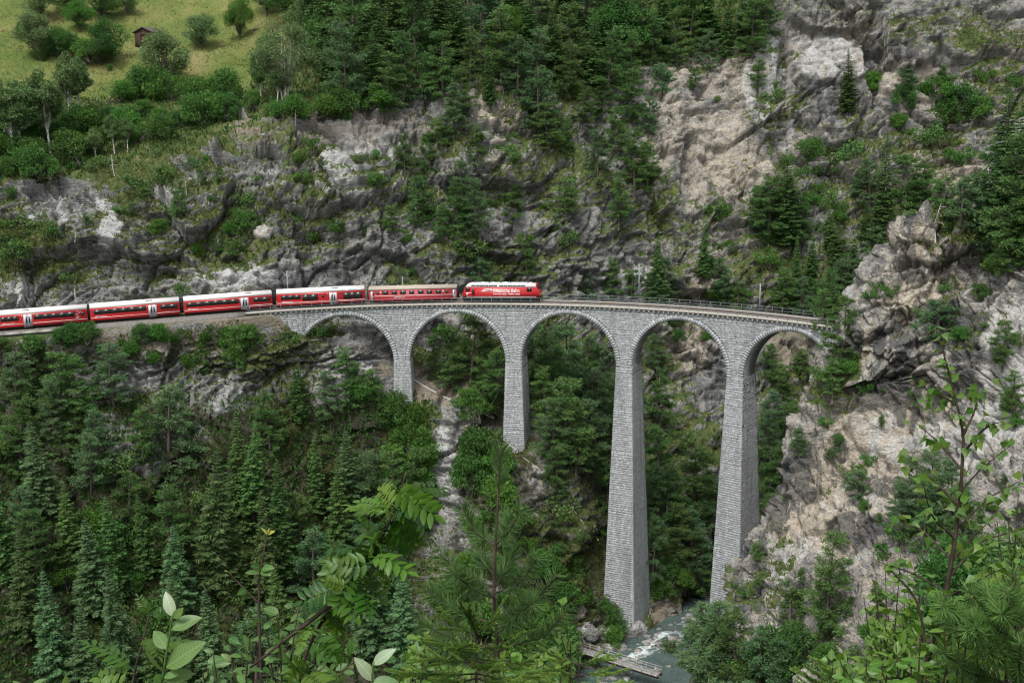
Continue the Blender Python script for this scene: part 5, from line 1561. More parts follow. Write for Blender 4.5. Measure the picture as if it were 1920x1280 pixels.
# low shrubs where the cliff is green
vis = (HILL['q'][:, 0] > 5) & (HILL['q'][:, 0] < 1915) & (HILL['q'][:, 1] > 120) & (HILL['q'][:, 1] < 1150)
wgt = np.clip(HILL['grass'] - 0.38, 0, 1) * HILL['rocky'] * vis * (HILL['clear'] > 0.6)
cand = rng.choice(len(wgt), 1500, replace=False, p=wgt / wgt.sum())
taken = [(p['x'], p['y']) for p in PLANTS]
n_shrub = 0
for i in cand:
    x_, y_ = HILL['q'][i, 0], HILL['q'][i, 1]
    if n_shrub >= 285: break
    if min((abs(x_ - a) + 1.3 * abs(y_ - b)) for a, b in taken) < 17: continue
    if plant('cliff_bush' if rng.random() < 0.8 else 'small_pine', x_, y_, rng.uniform(14, 34) if rng.random() < 0.85 else rng.uniform(34, 52)) is not None:
        taken.append((x_, y_)); n_shrub += 1

# undergrowth, grass tufts: one mass nobody could count
def scatter_mesh(name, Pv, Nv, wgt, n, size, mat, blades=3, label=None, up=0.75):
    p = wgt / wgt.sum()
    idx = rng.choice(len(Pv), n, p=p)
    base = Pv[idx] + rng.normal(0, 0.35, (n, 3)) * np.array([1, 1, 0.4]) - Nv[idx] * 0.05
    V, S = [], []
    tone = np.clip(rng.normal(0.45, 0.25, n), 0, 1)
    for b in range(blades):
        dv = rng.normal(0, 0.55, (n, 3)) + np.array([0, 0, up]) + Nv[idx] * 0.5
        L = size * rng.uniform(0.55, 1.4, n)
        V.append(diamonds(base + rng.normal(0, 0.15, (n, 3)), dv, L, L * rng.uniform(0.25, 0.5, n))); S.append(tone + rng.normal(0, 0.12, n))
    o = link(name, leaf_mesh(name, np.concatenate(V), np.concatenate(S), mat))
    tag(o, label, kind='stuff')
    return o
visq = (HILL['q'][:, 0] > -60) & (HILL['q'][:, 0] < 1980) & (HILL['q'][:, 1] > -60) & (HILL['q'][:, 1] < 1340)
mix_ = visq * (HILL['meadow'] < 0.5) * (HILL['tdist'] > 4.6)
scatter_mesh('ground_cover', HILL['P'], HILL['N'], mix_ * (np.clip(HILL['grass'] - 0.25, 0, 1) + 0.30 * (HILL['clear'] < 0.9) * (HILL['q'][:, 0] < 540)), 70000, 0.60, M_TUFT, 3, 'patchy grass and herbs growing on the cliff ledges')
scatter_mesh('undergrowth', HILL['P'], HILL['N'], mix_ * np.clip(HILL['woods'] - 0.3, 0, 1) * (HILL['rocky'] < 0.8), 22000, 0.85, M_LEAFD, 3, 'low green undergrowth between the trees')
M_MEADOW = foliage_mat('meadow_grass', (0.095, 0.130, 0.030), (0.165, 0.175, 0.062), 0.3)
scatter_mesh('meadow_grass', HILL['P'], HILL['N'], visq * (HILL['meadow'] > 0.5), 15000, 0.40, M_MEADOW, 2, 'yellowish green meadow grass on the upper slope')
rvis = (rq[:, 0] > 1300) & (rq[:, 0] < 1990) & (rq[:, 1] > 300) & (rq[:, 1] < 1340)
scatter_mesh('ridge_grass', rP, RN2.reshape(-1, 3), rvis * np.clip(r_grass - 0.3, 0, 1) + 1e-9, 9000, 0.5, M_TUFT, 3, 'grass clinging to the pale rock ridge')

# labels that single every plant out
XL = [(168, 'the rearmost carriage'), (341, 'the second carriage'), (515, 'the third carriage'), (688, 'the blue panelled carriage'), (862, 'the beige roofed carriage'), (1015, 'the locomotive'),
      (1180, 'the empty deck'), (1300, 'the fourth arch'), (1440, 'the rightmost pier'), (1600, 'the rightmost arch'), (9999, 'the rock tower')]
def cell(p):
    nm = next(n for lim, n in XL if p['x'] < lim)
    y = p['y']
    if p['ridge']:
        band = 'on the ridge top beside' if y < 560 else 'on the rock ridge beside' if y < 900 else 'low on the ridge below' if y < 1130 else 'at the ridge foot below'
    elif y < 60: band = 'at the top edge above'
    elif y < 160: band = 'high on the mountain above'
    elif y < 260: band = 'on the upper slope above'
    elif y < 370: band = 'midway up the cliff above'
    elif y < 480: band = 'on the lower cliff above'
    elif y < 625: band = 'just behind'
    elif y < 745: band = 'on the slope just under'
    elif y < 870: band = 'on the hillside below'
    elif y < 1020: band = 'in the gorge below'
    elif y < 1170: band = 'deep in the gorge below'
    else: band = 'near the bottom edge below'
    return band + ' ' + nm
ORD = ['leftmost', 'second', 'third', 'fourth', 'fifth', 'sixth', 'seventh', 'eighth', 'ninth', 'tenth', 'eleventh', 'twelfth', 'thirteenth', 'fourteenth', 'fifteenth', 'sixteenth', 'seventeenth', 'eighteenth']
cells = {}
for p in PLANTS: cells.setdefault((p['kind'], cell(p)), []).append(p)
for (kind, where), lst in cells.items():
    lst.sort(key=lambda p: p['x'])
    for k, p in enumerate(lst):
        lab = f"{DESC[kind]} {where}"
        if len(lst) > 1:
            lab += f", leftmost one" if k == 0 else f", rightmost one" if k == len(lst) - 1 else f", {ORD[k]} from left"
        tag(p['o'], lab, CATS[kind], GROUPS[kind])
# ------------------------------------------------------------------ small things in the valley
def rooted(o, root):
    o.parent = root; o.matrix_basis = root.matrix_world.inverted() @ o.matrix_basis; return o
M_PLANK = simple_mat('weathered_planks', (0.30, 0.295, 0.28), 0.9, 0.15, var=0.25, scale=2.0)
M_DARKWOOD = simple_mat('dark_brown_boards', (0.050, 0.030, 0.022), 0.9, 0.15, var=0.35, scale=2.0)
M_PIPE = simple_mat('pale_plastic_pipe', (0.42, 0.41, 0.38), 0.6, 0.3)

# footbridge over the river
A_, B_ = at_z(1085, 1216, -62.6), at_z(1238, 1264, -62.9)
ax_ = (B_ - A_); Lb = float(np.linalg.norm(ax_)); ax_ /= Lb
nr_ = np.array([-ax_[1], ax_[0], 0]); nr_ /= np.linalg.norm(nr_)
fb = empty('footbridge', Matrix.Translation(A_))
tag(fb, 'narrow wooden plank footbridge crossing the river at the bottom of the gorge', 'footbridge')
FM = Matrix((Vector(ax_), Vector(nr_), Vector(np.cross(ax_, nr_)))).transposed().to_4x4(); FM.translation = Vector(A_)
fb.matrix_world = FM
for w in (-0.7, 0.7):
    m = MB(); m.box(0, Lb, w - 0.14, w + 0.14, -0.5, -0.08); m.build('girder', M_DARKWOOD, fb)
pl = MB(); pl.box(0.01, 0.27, -0.95, 0.95, -0.075, 0); pl_me = pl.mesh('plank', M_PLANK)
for k in range(int(Lb / 0.3)):
    o = link('plank', pl_me, fb); o.location = (k * 0.3, rng.normal(0, 0.03), rng.normal(0, 0.008)); o.rotation_euler = (0, 0, rng.normal(0, 0.008))
for w in (-0.9, 0.9):
    m = MB()
    for zz in (0.55, 1.02): m.box(0, Lb, w - 0.035, w + 0.035, zz, zz + 0.11)
    rl = m.build('handrail', M_PLANK, fb)
    for k in range(int(Lb / 2.0) + 1):
        m = MB(); m.box(k * 2.0 - 0.06, k * 2.0 + 0.06, w - 0.11 + (0.02 if w > 0 else -0.02), w - 0.04 + (0.1 if w > 0 else -0.02), -0.55, 1.15); m.build('post', M_PLANK, rl)

# barn on the meadow
loc, _ = ground(281, 84, 'hill')
ba = empty('barn', Matrix.Translation(loc) @ Matrix.Rotation(math.radians(-18), 4, 'Z'))
tag(ba, 'small dark brown wooden barn on the meadow', 'barn')
w_, d_, h_ = 2.7, 2.6, 3.0
m = MB(); m.add([(-w_, -d_, -2), (w_, -d_, -2), (w_, d_, -2), (-w_, d_, -2), (-w_, -d_, h_), (w_, -d_, h_), (w_, d_, h_), (-w_, d_, h_), (0, -d_, h_ + 1.15), (0, d_, h_ + 1.15)],
                 [(1, 2, 6, 5), (3, 0, 4, 7), (0, 3, 2, 1)], ngons=[[0, 1, 5, 8, 4], [2, 3, 7, 9, 6]])
m.build('wall', M_DARKWOOD, ba)
for sx in (-1, 1):
    m = MB(); e = 0.45
    a0 = np.array([sx * (w_ + e), h_ - e * 0.49]); a1 = np.array([0.0, h_ + 1.15 + 0.02])
    m.hexa([(a0[0], -d_ - e, a0[1] + 0.05), (a1[0], -d_ - e, a1[1] + 0.05), (a1[0], d_ + e, a1[1] + 0.05), (a0[0], d_ + e, a0[1] + 0.05)],
           [(a0[0], -d_ - e, a0[1] + 0.2), (a1[0], -d_ - e, a1[1] + 0.2), (a1[0], d_ + e, a1[1] + 0.2), (a0[0], d_ + e, a0[1] + 0.2)])
    m.build('roof', simple_mat('dark_shingle', (0.075, 0.065, 0.06), 0.9, 0.15, var=0.3), ba)
m = MB(); m.box(-0.6, 0.5, -d_ - 0.06, -d_ - 0.004, -0.2, 1.9); m.build('door', M_DARKWOOD, ba)
for k in range(12):
    x0 = -w_ + k * 0.45
    m = MB(); m.box(x0 + 0.02, x0 + 0.43, -d_ - 0.035 + 0.01 * (k % 2), -d_ - 0.005, -1.5 if abs(x0 + .2) > 0.8 else 2.0, h_ - 0.05); m.build('board', M_DARKWOOD, ba)

# pipes laid over the slope
def laid(name, pts, rad, mat, label, cat, lift=0.15):
    P_ = []
    for (x0, y0), (x1, y1) in zip(pts[:-1], pts[1:]):
        for w in np.linspace(0, 1, 8)[:-1]:
            g_, n_ = ground(x0 + (x1 - x0) * w, y0 + (y1 - y0) * w)
            if g_ is not None: P_.append(np.array(g_) + np.array((0, 0, lift)))
    P_ = np.array(P_)
    for _ in range(3): P_[1:-1] = (P_[:-2] + P_[1:-1] * 2 + P_[2:]) / 4
    m = MB(); m.tube(P_, rad, 6)
    o = m.build(name, mat)
    return tag(o, label, cat)
laid('water_pipe', [(768, 708), (800, 728), (826, 742), (848, 752)], 0.16, M_PIPE, 'pale pipe lying on bare soil right of the shortest pier', 'pipe')
laid('water_pipe', [(946, 826), (985, 862), (1012, 880), (1038, 925), (1075, 955), (1108, 1002)], 0.06, M_PIPE, 'long thin pale pipe running down the slope from the second pier', 'pipe')
laid('fallen_log', [(84, 288), (104, 276), (126, 262)], 0.16, M_DEAD, 'grey fallen log lying beneath the birches above the left cliff', 'log')
laid('fallen_log', [(880, 495), (900, 478), (916, 494)], 0.2, M_BARK, 'dark fallen trunk on the rocks above the locomotive', 'log')
laid('fallen_log', [(1290, 1290), (1305, 1240), (1312, 1225)], 0.2, M_DEAD, 'bleached log at the bottom edge below the rightmost pier', 'log')

def boulder(px, py, size, mat_attr, label, sq=(1, 0.8, 0.85), seed=1):
    loc, n_ = ground(px, py)
    u = np.linspace(0, math.pi, 14); v = np.linspace(0, 2 * math.pi, 21)[:-1]
    D = np.array([(math.sin(a) * math.cos(b), math.sin(a) * math.sin(b), math.cos(a)) for a in u for b in v])
    r = 1 + 0.35 * facets(D * 1.6 + seed, seed) + 0.12 * fbm(D * 3 + seed, 3, seed)
    V = D * r[:, None] * size * np.array(sq)
    n = len(v)
    F = [(i * n + j, i * n + (j + 1) % n, (i + 1) * n + (j + 1) % n, (i + 1) * n + j) for i in range(13) for j in range(n)]
    at_ = dict(tan=0, pale=0, stain_shade=0, soil=0, grass=0, meadow=0, litter=0); at_.update(mat_attr)
    me = new_mesh('boulder', V, np.array(F), attrs={k: np.full(len(V), float(x)) for k, x in at_.items()}, mat=M_ROCK)
    o = link('boulder', me, matrix=Matrix.Translation(Vector(loc) + Vector((0, 0, 0.1 * size))))
    tag(o, label, 'boulder', 'boulders on the slopes')
for px, py, sz, at_, lb, sd_ in ((493, 440, 2.0, dict(tan=0.75, pale=0.6), 'large pale cream boulder on the cliff above the third carriage', 3),
        (1100, 1188, 2.4, dict(pale=0.4), 'grey boulder on the bank left of the river pier foot', 5), (1240, 1180, 1.2, dict(stain_shade=.4), 'dark boulder at the river edge right of the tallest pier', 7),
        (1275, 1195, 0.9, dict(tan=.4), 'small brown boulder standing in the rapids', 8), (1160, 1222, 2.0, dict(stain_shade=.5), 'dark boulder beside the footbridge end', 9), (1080, 1150, 2.2, dict(tan=.5, pale=.3), 'tan boulder on the slope above the footbridge', 11),
        (1185, 1185, 3.0, dict(pale=.6), 'smooth pale rock under the river pier', 13), (62, 412, 1.0, dict(pale=.8), 'small pale boulder on the grassy far left slope', 15)):
    boulder(px, py, sz, at_, lb, seed=sd_)
# stones in and along the stream
cob = MB(); n_st = 0
for _ in range(1500):
    if n_st >= 170: break
    k = rng.integers(len(rv)); off_ = rng.normal(0, 4.2)
    p_ = rv[k] + rng.normal(0, 1.0, 2) + np.array([off_, off_ * 0.3])
    q_ = proj(np.array([p_[0], p_[1], -66.0]))
    if not (1120 < q_[0] < 1345 and 1120 < q_[1] < 1290): continue
    g_ = drop(p_[0], p_[1], z=-50.0)
    if g_ is None or g_.z > -64.2: continue
    u = np.linspace(0, math.pi, 5); v = np.linspace(0, 2 * math.pi, 8)[:-1]
    D = np.array([(math.sin(a) * math.cos(b), math.sin(a) * math.sin(b), math.cos(a)) for a in u for b in v])
    sz_ = rng.uniform(0.25, 0.8) * (1.6 if rng.random() < 0.12 else 1)
    V_ = D * (1 + rng.normal(0, 0.14, len(D)))[:, None] * sz_ * np.array([1.2, 0.9, 0.7]) + np.array([p_[0], p_[1], max(g_.z, -66.15)])
    cob.add(V_, [(i * 7 + j, i * 7 + (j + 1) % 7, (i + 1) * 7 + (j + 1) % 7, (i + 1) * 7 + j) for i in range(4) for j in range(7)])
    n_st += 1
if n_st:
    nv_ = cob.n
    tone_ = np.repeat(rng.random(n_st), nv_ // n_st)
    o = cob.build('river_stones', M_ROCK, attrs=dict(tan=0.5 * tone_, pale=0.3 + 0.4 * (1 - tone_), stain_shade=0 * tone_, soil=0 * tone_, grass=0 * tone_, meadow=0 * tone_, litter=0 * tone_))
    tag(o, 'grey stones scattered in and along the stream', kind='stuff')
for px, py, hh, lb in ((450, 222, 1.7, 'reddish tree stump at the right end of the hedge'), (168, 322, 1.6, 'grey stump on the rim of the left cliff'), (371, 310, 1.8, 'forked grey stump in the middle of the cliff rim'), (88, 480, 2.2, 'reddish broken stump low on the far left cliff')):
    loc, _ = ground(px, py)
    m = MB(); m.tube([(0, 0, -0.5), (0.05, 0, hh * 0.5), (0.02, 0.05, hh * 0.85), (0.1, 0.02, hh)], (0.26, 0.2, 0.17, 0.06), 8)
    o = m.build('tree_stump', M_PINEBARK); o.location = loc
    tag(o, lb, 'stump', 'tree stumps on the slopes')

# ------------------------------------------------------------------ plants close to the viewpoint
def leafy(name, dark, light, transl=0.4, veins=True):
    t = NT(name)
    n = t.noise(30.0, t.coord(), 3.0)
    sx = t.n('ShaderNodeSeparateXYZ'); t.set(sx.inputs[0], t.coord())
    ay = t.math('ABSOLUTE', sx.outputs[1])
    side = t.math('PINGPONG', t.math('SUBTRACT', sx.outputs[0], t.math('MULTIPLY', ay, 0.8)), 0.0035)
    vein = t.math('MAXIMUM', t.math('LESS_THAN', ay, 0.0007), t.math('MULTIPLY', t.math('LESS_THAN', side, 0.0007), 0.5))
    blot = t.ramp(t.noise(90.0, t.coord(), 2.0), [(0.70, 0.0), (0.76, 0.7)])
    r = t.obj_rand()
    c = t.mix(r, dark, light)
    c = t.hsv(c, t.math('ADD', t.math('MULTIPLY', t.math('FRACT', t.math('MULTIPLY', r, 13.0)), 0.04), 0.48), 1.0, t.math('ADD', t.math('MULTIPLY', n, 0.5), 0.75))
    if veins:
        c = t.mix(t.math('MULTIPLY', vein, 0.45), c, tuple(min(1.0, x * 1.9 + 0.02) for x in light))
    c = t.mix(blot, c, (0.11, 0.075, 0.025))
    p = t.principled(c, 0.42, 0.35)
    tr = t.n('ShaderNodeBsdfTranslucent'); t.set(tr.inputs['Color'], t.hsv(c, 0.49, 1.1, 1.25))
    ms = t.n('ShaderNodeMixShader'); ms.inputs[0].default_value = transl
    t.t.links.new(p, ms.inputs[1]); t.t.links.new(tr.outputs[0], ms.inputs[2])
    return t.done(ms.outputs[0])
M_ROWAN = leafy('rowan_leaf', (0.018, 0.066, 0.008), (0.085, 0.170, 0.018), 0.4, False)
M_OVAL = leafy('whitebeam_leaf', (0.075, 0.150, 0.040), (0.130, 0.215, 0.060))
M_PALELEAF = leafy('pale_leaf_underside', (0.17, 0.23, 0.13), (0.22, 0.28, 0.17), 0.25)
M_BLEAF = leafy('birch_leaf', (0.040, 0.105, 0.016), (0.110, 0.190, 0.032))
M_SHRUB = leafy('shrub_leaf', (0.034, 0.095, 0.020), (0.090, 0.175, 0.040))
M_YELLOW = leafy('yellow_young_leaf', (0.28, 0.30, 0.045), (0.34, 0.34, 0.06))
M_BRIGHT = leafy('bright_green_leaf', (0.045, 0.120, 0.014), (0.110, 0.210, 0.030))
M_TWIG = bark_mat('brown_twig', (0.030, 0.022, 0.017), (0.065, 0.050, 0.040), 60.0)
M_NEEDLE = foliage_mat('sapling_pine_needles', (0.022, 0.062, 0.016), (0.085, 0.150, 0.040), 0.2, 0.0, 0.0)
M_NEEDLE2 = foliage_mat('bright_pine_needles', (0.030, 0.090, 0.016), (0.105, 0.185, 0.045), 0.2, 0.0, 0.0)
M_SHOOT = foliage_mat('fresh_spruce_shoots', (0.090, 0.180, 0.028), (0.200, 0.300, 0.065), 0.25, 0.0, 0.0)
M_SNEEDLE = foliage_mat('sapling_spruce_needles', (0.034, 0.090, 0.016), (0.095, 0.175, 0.036), 0.2, 0.0, 0.0)

def blade(L, W, fold=0.25, curl=0.2, teeth=0, tip=1.0, heart=0.0):
    """one leaf along +x, folded at its midrib; returns verts, quads"""
    n = 9
    t = np.linspace(0, 1, n)
    w = W * 0.5 * np.sin(np.pi * t ** (0.85 if not heart else 0.62)) ** 0.8
    if heart: w = W * 0.5 * np.where(t < 0.25, np.sqrt(t / 0.25 + 1e-6), (1 - (t - 0.25) / 0.75) ** tip)
    w[-1] = 0.0
    w[0] = W * 0.03
    if teeth: w = w * (1 + 0.10 * (np.arange(n) % 2))
    x = L * t
    zc = -curl * L * t ** 2
    V = []
    for i in range(n):
        V += [(x[i], -w[i], zc[i] + fold * w[i]), (x[i], 0, zc[i]), (x[i], w[i], zc[i] + fold * w[i])]
    Q = []
    for i in range(n - 1):
        for j in (0, 1): Q.append((i * 3 + j, i * 3 + j + 1, (i + 1) * 3 + j + 1, (i + 1) * 3 + j))
    return np.array(V), np.array(Q)

def leaf_proto(L, W, mat, **k):
    V, Q = blade(L, W, **k)
    return new_mesh('leaf', V, Q, smooth=True, mat=mat)

def compound_leaf(pairs, L, lf, lw, mat, droop=0.25):
    m = MB()
    t = np.linspace(0, 1, 8)
    rach = np.stack([L * t, 0 * t, -droop * L * t ** 2 + 0.06 * L * np.sin(t * 3)], -1)
    m.tube(rach, 0.0016 * (1.3 - t), 4)
    def put(p, yaw, pitch, roll, s):
        V, Q = blade(lf * s, lw * s, 0.3, 0.15, 1)
        M_ = np.array(Matrix.Rotation(yaw, 3, 'Z') @ Matrix.Rotation(pitch, 3, 'Y') @ Matrix.Rotation(roll, 3, 'X'))
        m.add(V @ M_.T + p, Q)
    for k in range(pairs):
        w = 0.22 + 0.70 * k / (pairs - 1)
        p = np.array([np.interp(w, t, rach[:, i]) for i in range(3)])
        s = 0.8 + 0.3 * math.sin(w * 2.6)
        for sg in (-1, 1): put(p, sg * rng.uniform(1.0, 1.25), rng.normal(0.12, 0.12), sg * rng.normal(0.15, 0.15), s)
    put(rach[-1], 0, 0.2, 0, 0.9)
    return m.mesh('leaf', mat, smooth=True)

def basis(d, up=(0, 0, 1)):
    d = Vector(d).normalized(); u = Vector(up)
    y = u.cross(d)
    if y.length < 1e-3: y = Vector((1, 0, 0)).cross(d)
    y.normalize(); z = d.cross(y)
    return Matrix((d, y, z)).transposed().to_4x4()

def near_ground(x, y):
    h = bvh_near.ray_cast(Vector((x, y, 60)), Vector((0, 0, -1)))
    return h[0]

class NearPlant:
    def __init__(self, name, px, Y, label, cat, group=None):
        p = at(px, 1280, Y)
        g = near_ground(p[0], p[1])
        self.root = empty(name, Matrix.Translation(g))
        self.base = np.array(g)
        self.inv = self.root.matrix_world.inverted()
        tag(self.root, label, cat, group)
    def stem(self, pts, r0, r1, name='stem', mat=None, from_ground=False):
        pts = [np.asarray(p, float) for p in pts]
        if from_ground: pts = [self.base - np.array([0, 0, 0.1]), self.base * 0.5 + pts[0] * 0.5 + np.array([0.02, 0, 0])] + pts
        pts = np.array(pts)
        # smooth by subdividing
        tt = np.arange(len(pts)); ti = np.linspace(0, len(pts) - 1, len(pts) * 5)
        P_ = np.stack([pchip(tt, pts[:, k], ti) for k in range(3)], -1) if len(pts) > 2 else np.stack([np.interp(ti, tt, pts[:, k]) for k in range(3)], -1)
        m = MB(); m.tube(P_, np.linspace(r0, r1, len(P_)), 6)
        o = m.build(name, mat or M_TWIG, smooth=True); rooted(o, self.root)
        return P_
    def leaf(self, me, p, d, up=(0, 0, 1), s=1.0, roll=0.0):
        o = link('leaf', me, self.root)
        o.matrix_basis = self.inv @ (Matrix.Translation(Vector(p)) @ basis(d, up) @ Matrix.Rotation(roll, 4, 'X') @ Matrix.Diagonal((s, s, s, 1)))
        return o
    def mesh(self, name, me):
        o = link(name, me); rooted(o, self.root); return o

VIEW = Vector((0, math.cos(PITCH), -math.sin(PITCH)))
def tow():                                                 # leaves are seen obliquely from above
    v = Vector((rng.normal(0, 0.55), -0.45 + rng.normal(0, 0.5), 0.8))
    return v

# rowan shrub, lower centre-left
L_ROW = [compound_leaf(6, 0.15, 0.052, 0.019, M_ROWAN), compound_leaf(7, 0.17, 0.050, 0.017, M_ROWAN, 0.15), compound_leaf(5, 0.13, 0.050, 0.020, M_ROWAN, 0.35)]
Yr = 2.6
rw_ = NearPlant('rowan_shrub', 600, Yr, 'rowan shrub with feathery bright leaves leaning right at the lower centre', 'shrub')
main = rw_.stem([at(560, 1330, Yr), at(615, 1145, Yr), at(690, 1050, Yr), at(735, 965, Yr), at(762, 885, Yr)], 0.006, 0.002, from_ground=True)
def leaf_px(pl, me, a, b, Y, dy=0.0, base_len=0.15, roll=None):
    p0, p1 = at(a[0], a[1], Y), at(b[0], b[1], Y + dy)
    d = p1 - p0
    pl.leaf(me, p0, d, tow(), min(0.72 if base_len > 0.1 else 9.0, float(np.linalg.norm(d)) / base_len), rng.normal(0, 0.25) if roll is None else roll)
for k, (a, b, dy) in enumerate([((735, 965), (632, 915), .03), ((735, 965), (850, 935), -.05), ((748, 925), (808, 890), .05), ((752, 915), (850, 985), .02), ((700, 1045), (580, 1000), -.05), ((700, 1045), (790, 1005), .06),
        ((722, 1000), (845, 1000), .1), ((690, 1055), (800, 1065), -.08), ((680, 1065), (555, 1075), .08), ((668, 1080), (752, 1200), -.12), ((655, 1098), (545, 1130), -.02), ((640, 1115), (700, 1160), -.15),
        ((625, 1135), (520, 1190), .05), ((612, 1150), (690, 1215), .1), ((600, 1180), (500, 1240), -.05), ((595, 1200), (660, 1260), .0), ((580, 1250), (480, 1270), .1), ((575, 1270), (680, 1290), -.1), ((720, 1000), (655, 970), .1), ((740, 950), (830, 955), .15),
        ((715, 1015), (610, 1040), .12), ((660, 1095), (590, 1060), .1), ((742, 945), (690, 900), .1), ((700, 1040), (760, 1110), .05)]):
    for rep in range(3):
        a2 = (a[0] + rng.normal(0, 6), a[1] + rng.normal(0, 6)); w = rng.uniform(0.42, 0.75)
        b2 = (a[0] + (b[0] - a[0]) * w + rng.normal(0, 20 * rep), a[1] + (b[1] - a[1]) * w + rng.normal(0, 20 * rep))
        leaf_px(rw_, L_ROW[(k + rep) % 3], a2, b2, Yr + rng.normal(0, 0.08), dy + rng.normal(0, 0.05 * rep), roll=rng.normal(0, 0.45))
side = rw_.stem([at(640, 1115, Yr), at(560, 1180, Yr - .05), at(470, 1250, Yr)], 0.006, 0.003, 'branch')
# second rowan, small, left
r2 = NearPlant('rowan_shrub', 250, 2.5, 'small rowan seedling with comb like leaves left of the broad leaved sprig', 'shrub')
r2.stem([at(246, 1330, 2.5), at(252, 1262, 2.5), at(268, 1200, 2.5), at(281, 1150, 2.5)], 0.004, 0.002, from_ground=True)
for k, (a, b, dy) in enumerate([((252, 1258), (168, 1192), .03), ((252, 1262), (172, 1258), .0), ((262, 1222), (335, 1190), .05), ((280, 1152), (262, 1125), .0), ((281, 1155), (318, 1140), .02), ((270, 1195), (300, 1215), -.05), ((250, 1275), (180, 1300), -.03)]):
    leaf_px(r2, L_ROW[(k + 1) % 3], a, b, 2.5, dy)

# broad leaved sprig
LO = leaf_proto(0.085, 0.042, M_OVAL, fold=0.2, curl=0.12); LOP = leaf_proto(0.075, 0.034, M_PALELEAF, fold=0.25, curl=0.2)
sp2 = NearPlant('whitebeam_seedling', 308, 2.3, 'seedling with large oval leaves and pale upright tip leaf', 'seedling')
sp2.stem([at(300, 1330, 2.3), at(306, 1262, 2.3), at(316, 1200, 2.3), at(324, 1150, 2.3)], 0.004, 0.002, from_ground=True, mat=M_OVAL)
for me, a, b, bl in ((LOP, (325, 1155), (308, 1108), .075), (LO, (325, 1158), (342, 1140), .085), (LO, (320, 1178), (376, 1154), .085), (LO, (312, 1250), (380, 1200), .085), (LO, (308, 1258), (266, 1216), .085), (LO, (306, 1268), (335, 1262), .085), (LO, (303, 1280), (288, 1262), .085), (LO, (314, 1215), (285, 1180), .085), (LO, (305, 1275), (365, 1258), .085)):
    leaf_px(sp2, me, a, b, 2.3, rng.normal(0, 0.02), bl)
sp3 = NearPlant('whitebeam_seedling', 690, 2.2, 'seedling showing two large pale leaf undersides at the bottom centre', 'seedling')
sp3.stem([at(694, 1330, 2.2), at(697, 1280, 2.2), at(700, 1240, 2.2)], 0.004, 0.002, from_ground=True, mat=M_OVAL)
for me, a, b in ((LOP, (700, 1275), (668, 1232)), (LOP, (700, 1245), (738, 1214)), (LO, (697, 1280), (740, 1275))):
    leaf_px(sp3, me, a, b, 2.2, 0.0, .075)
# broad leaves at the very left corner
sp4 = NearPlant('whitebeam_seedling', 40, 2.3, 'broad green leaf tips poking up at the bottom left corner', 'seedling')
sp4.stem([at(40, 1340, 2.3), at(46, 1300, 2.3)], 0.004, 0.002, from_ground=True, mat=M_OVAL)
for a, b in (((46, 1300), (25, 1275)), ((46, 1300), (82, 1268)), ((110, 1310), (128, 1266))): leaf_px(sp4, LO, a, b, 2.3, 0.0, .085)

# thin shrub and the leafy mass around it
LS = [leaf_proto(0.036, 0.020, M_SHRUB, fold=0.2, curl=0.2), leaf_proto(0.042, 0.021, M_SHRUB, fold=0.3, curl=0.1)]
LY = leaf_proto(0.03, 0.018, M_YELLOW, fold=0.2)
th = NearPlant('honeysuckle_shrub', 490, 3.0, 'thin stemmed shrub with a yellow leaf tip rising at the lower left', 'shrub')
th.stem([at(492, 1330, 3.0), at(487, 1180, 3.0), at(486, 1090, 3.0), at(490, 1060, 3.0), at(502, 1000, 3.0)], 0.006, 0.002, from_ground=True)
th.stem([at(487, 1132, 3.0), at(450, 1095, 3.0), at(427, 1071, 3.0)], 0.003, 0.0015, 'branch')
for a, b in (((502, 1000), (504, 990)), ((501, 1002), (492, 988)), ((502, 1001), (514, 994)), ((427, 1071), (420, 1068))): leaf_px(th, LY, a, b, 3.0, 0.0, .03)
for a, b in (((486, 1075), (462, 1070)), ((488, 1070), (506, 1076)), ((487, 1080), (470, 1092)), ((489, 1066), (512, 1062)), ((455, 1098), (466, 1110)), ((462, 1104), (448, 1112)), ((487, 1090), (500, 1098)), ((488, 1064), (474, 1060))): leaf_px(th, LS[0], a, b, 3.0, rng.normal(0, .02), .036)

def leafy_mass(name, label, cat, px_c, Y, spots, protos, base_len, size, stem_r=0.006, per=9, spread=26):
    """a bush of upright shoots; spots are shoot tips in the photograph"""
    pl_ = NearPlant(name, px_c, Y, label, cat)
    for (x, y) in spots:
        yy_ = Y + rng.normal(0, 0.12)
        b0 = at(x + rng.normal(0, 25), 1420, yy_)
        P_ = pl_.stem([pl_.base + np.array([rng.normal(0, 0.1), rng.normal(0, 0.1), -0.05]), b0, at(x + rng.normal(0, 14), (y + 1420) / 2, yy_), at(x, y, yy_)], stem_r, stem_r * 0.3, 'branch')
        P_ = P_[len(P_) // 3:]
        for k in range(per):
            w = 1 - (k / per) * min(0.9, 130 / (1420 - y))
            i = min(len(P_) - 1, int(w * (len(P_) - 1)))
            d = Vector((rng.normal(0, 1), rng.normal(0, 0.6), rng.normal(0.25, 0.5)))
            pl_.leaf(protos[k % len(protos)], P_[i] + rng.normal(0, 0.006, 3), d, tow(), size * rng.uniform(0.7, 1.25), rng.normal(0, 0.3))
    return pl_
spots = [(400, 1225), (430, 1205), (455, 1230), (520, 1150), (545, 1165), (560, 1135), (500, 1175), (600, 1165), (625, 1190), (585, 1215), (470, 1180), (650, 1175), (420, 1250), (380, 1262), (540, 1200), (610, 1240), (660, 1230), (480, 1230), (440, 1265), (520, 1245), (570, 1260), (630, 1262), (720, 1230), (755, 1250), (390, 1245), (410, 1262)]
